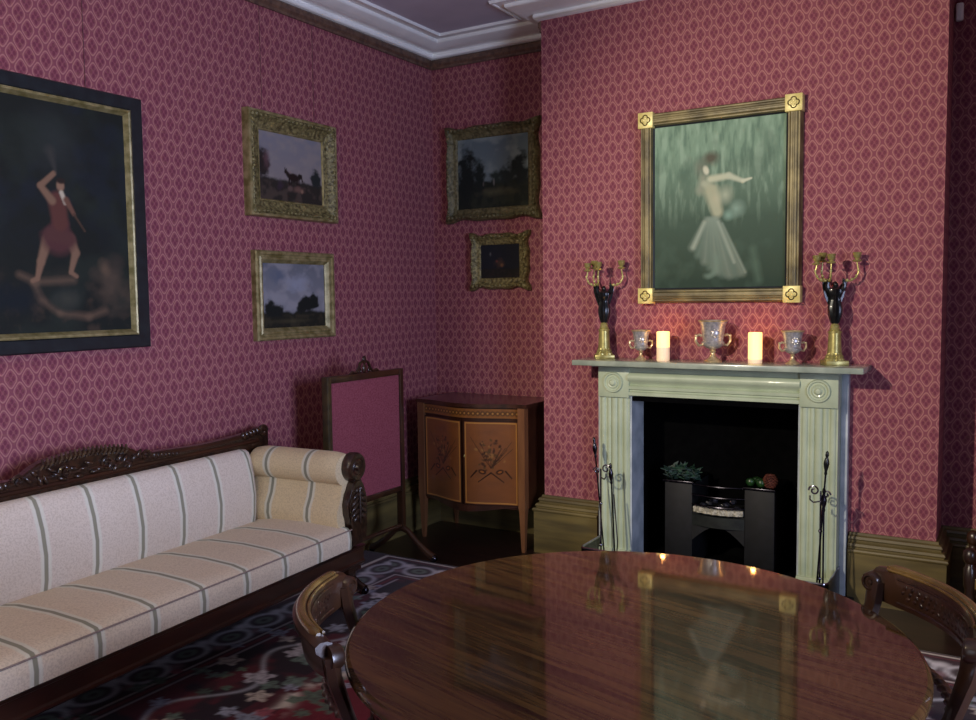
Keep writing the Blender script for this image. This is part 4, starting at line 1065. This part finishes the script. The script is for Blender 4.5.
# ------------------------------------------------------------------ dining chairs (Grecian curved crest, rope rail)
def dining_chair(label, loc, rz):
    t = thing('dining_chair', label, 'chair', loc, rz, 'mahogany dining chairs')
    H = .84; cy = .235; hw = .240; sag = .072
    arc = lambda s_: (hw*s_, cy+sag*(1-s_*s_)) 
    S = np.linspace(-1, 1, 29)
    # crest: curved tablet whose upper edge rolls backwards
    m = MB(); pf = [(.0, .742), (.012, .738), (.020, .744), (.024, .77), (.026, .80), (.040, .815), (.042, .832), (.030, .842), (.012, .842), (.0, .834), (-.004, .80), (-.002, .76)]
    rings = []
    for s_ in S:
        x, y = arc(s_); dx, dy = hw, -2*sag*s_; l = math.hypot(dx, dy); nx, ny = -dy/l, dx/l
        k = 1-.18*abs(s_)**6
        rings.append([m.bm.verts.new((x+nx*o, y+ny*o, .79+(z-.79)*k)) for o, z in pf])
    for a, b in zip(rings, rings[1:]):
        for j in range(len(pf)): m.bm.faces.new((a[j], a[(j+1) % len(pf)], b[(j+1) % len(pf)], b[j]))
    m.bm.faces.new(rings[0]); m.bm.faces.new(rings[-1][::-1]); m.build('crest_rail', MAHOG, t, angle=50)
    m = MB(); m.tube([(arc(s_)[0]*1.0, arc(s_)[1]+.022, .838) for s_ in S[1:-1]], [.006]+[.0125]*(len(S)-4)+[.006], 10); m.tube([(arc(s_)[0], arc(s_)[1]+.003, .838) for s_ in S[2:-2]], .004, 6)
    m.build('rolled_edge', MAHOG_TRIM, t)
    # carved tablet ornament on the inner face
    m = MB(); rr = random.Random(4)
    for k in range(44):
        s_ = (k-21.5)/33; x, y = arc(s_); m.ball((x, y-.001, .79+.016*math.sin(k*2.1)), (.011, .004, .007), seg=8, rot=Matrix.Rotation(rr.uniform(-1, 1), 3, 'Y'))
    for z in (.758, .822): m.tube([(arc(s_)[0], arc(s_)[1]-.003, z) for s_ in S[4:-4]], .003, 6)
    m.build('crest_carving', CARVED, t)
    for sx in (-1, 1):
        x, y = arc(sx)
        ang = -math.atan2(2*sag, hw)*sx
        R = Matrix.Translation((x*.985, y-.006, .795)) @ Matrix.Rotation(ang, 4, 'Z') @ Matrix.Rotation(PI/2, 4, 'X')
        m = MB(); m.lathe([(.001, .014), (.007, .013), (.010, .008), (.015, .008), (.018, .013), (.024, .012), (.028, .006), (.029, -.020), (.001, -.020)], 24, R); m.build('scroll_roundel', MAHOG, t)
        # stile: klismos sweep from crest to seat
        m = MB(); pts = [(x*.985, y+.006, .80), (x*.975, y-.002, .74), (x*.95, y-.026, .66), (x*.90, y-.055, .57), (x*.86, y-.075, .50), (x*.84, y-.080, .43)]
        rings = []
        for (px, py, pz), a, b in zip(pts, (.031, .027, .020, .018, .019, .020), (.016, .016, .015, .015, .017, .02)):
            rings.append([m.bm.verts.new((px+u*a, py+v_*b, pz)) for u, v_ in ((-1, -.6), (-.6, -1), (.6, -1), (1, -.6), (1, .6), (.6, 1), (-.6, 1), (-1, .6))])
        for a, b in zip(rings, rings[1:]):
            for k in range(8): m.bm.faces.new((a[k], a[(k+1) % 8], b[(k+1) % 8], b[k]))
        m.bm.faces.new(rings[0]); m.bm.faces.new(rings[-1][::-1]); m.build('stile', MAHOG, t, angle=35)
        # rear sabre leg
        m = MB(); m.tube([(x*.84, .165, .43), (x*.84, .17, .30), (x*.86, .205, .15), (x*.88, .27, .018)], [.021, .019, .017, .016], 8, flat=.85); m.build('leg', MAHOG, t)
        m = MB(); m.tube([(sx*.195, -.185, .43), (sx*.198, -.20, .30), (sx*.20, -.235, .15), (sx*.205, -.295, .018)], [.023, .021, .018, .016], 8, flat=.85); m.build('leg', MAHOG, t)
    m = MB(); m.tube([(arc(s_)[0]*.93, arc(s_)[1]-.036-.0*s_, .635) for s_ in np.linspace(-.98, .98, 90)], .0125, 10, twist=.42); m.build('rope_rail', MAHOG, t, angle=80)
    m = MB(); m.prism([(-.225, .17), (.225, .17), (.222, -.20), (-.222, -.20)], .385, .44, 'z', bevel=.005); m.build('seat_frame', MAHOG, t)
    m = MB(); m.prism([(-.205, .145), (.205, .145), (.205, -.19), (-.205, -.19)], .44, .468, 'z', bevel=.012); m.build('seat_pad', mottled('dark_red_seat', '#3c1418', '#4f1c20', 40, .8), t)
    return t
F1 = Vector((.80, .60, 0)).normalized(); mid = Vector((-1.425, -3.165, .012)); p = mid+F1*.235
ch = dining_chair('dining chair pushed in at the left of the round table, nearest the sofa', p, math.atan2(F1.x, -F1.y))
F2 = Vector((-.846, -.533, 0)).normalized(); mid = Vector((-.190, -2.430, .012)); p = mid+F2*.235
dup(ch, p, math.atan2(F2.x, -F2.y), 'dining chair pushed in at the right of the round table, nearest the fireplace')

# red-seated armchair at the right edge, in the right alcove
def side_stool():
    t = thing('window_stool', 'dark red upholstered mahogany stool with turned knobs at the right edge', 'stool', (.12, -.16, 0))
    for sx in (-1, 1):
        for sy in (-1, 1):
            m = MB(); m.lathe([(.014, 0), (.018, .01), (.015, .04), (.021, .12), (.025, .20), (.018, .24), (.026, .26), (.027, .34), (.020, .35), (.018, .365), (.026, .375), (.031, .395), (.028, .42), (.014, .435), (.003, .438)], 18, Matrix.Translation((sx*.27, sy*.17, 0)))
            m.build('leg', MAHOG, t)
    m = MB(); m.box(-.25, .25, -.185, .185, .25, .30, .004); m.build('seat_frame', MAHOG_TRIM, t)
    m = MB(); m.box(-.248, .248, -.18, .18, .30, .39, .025, seg=4); m.build('seat_pad', mottled('crimson_upholstery', '#5a1020', '#8a3048', 12, .7, lo=.4, hi=.6), t)
    for y in (-.17, .17):
        m = MB(); m.tube([(-.27, y, .11), (.27, y, .11)], .012, 10)
        m.ball((0, y, .11), .02); m.build('stretcher', MAHOG, t)
side_stool()
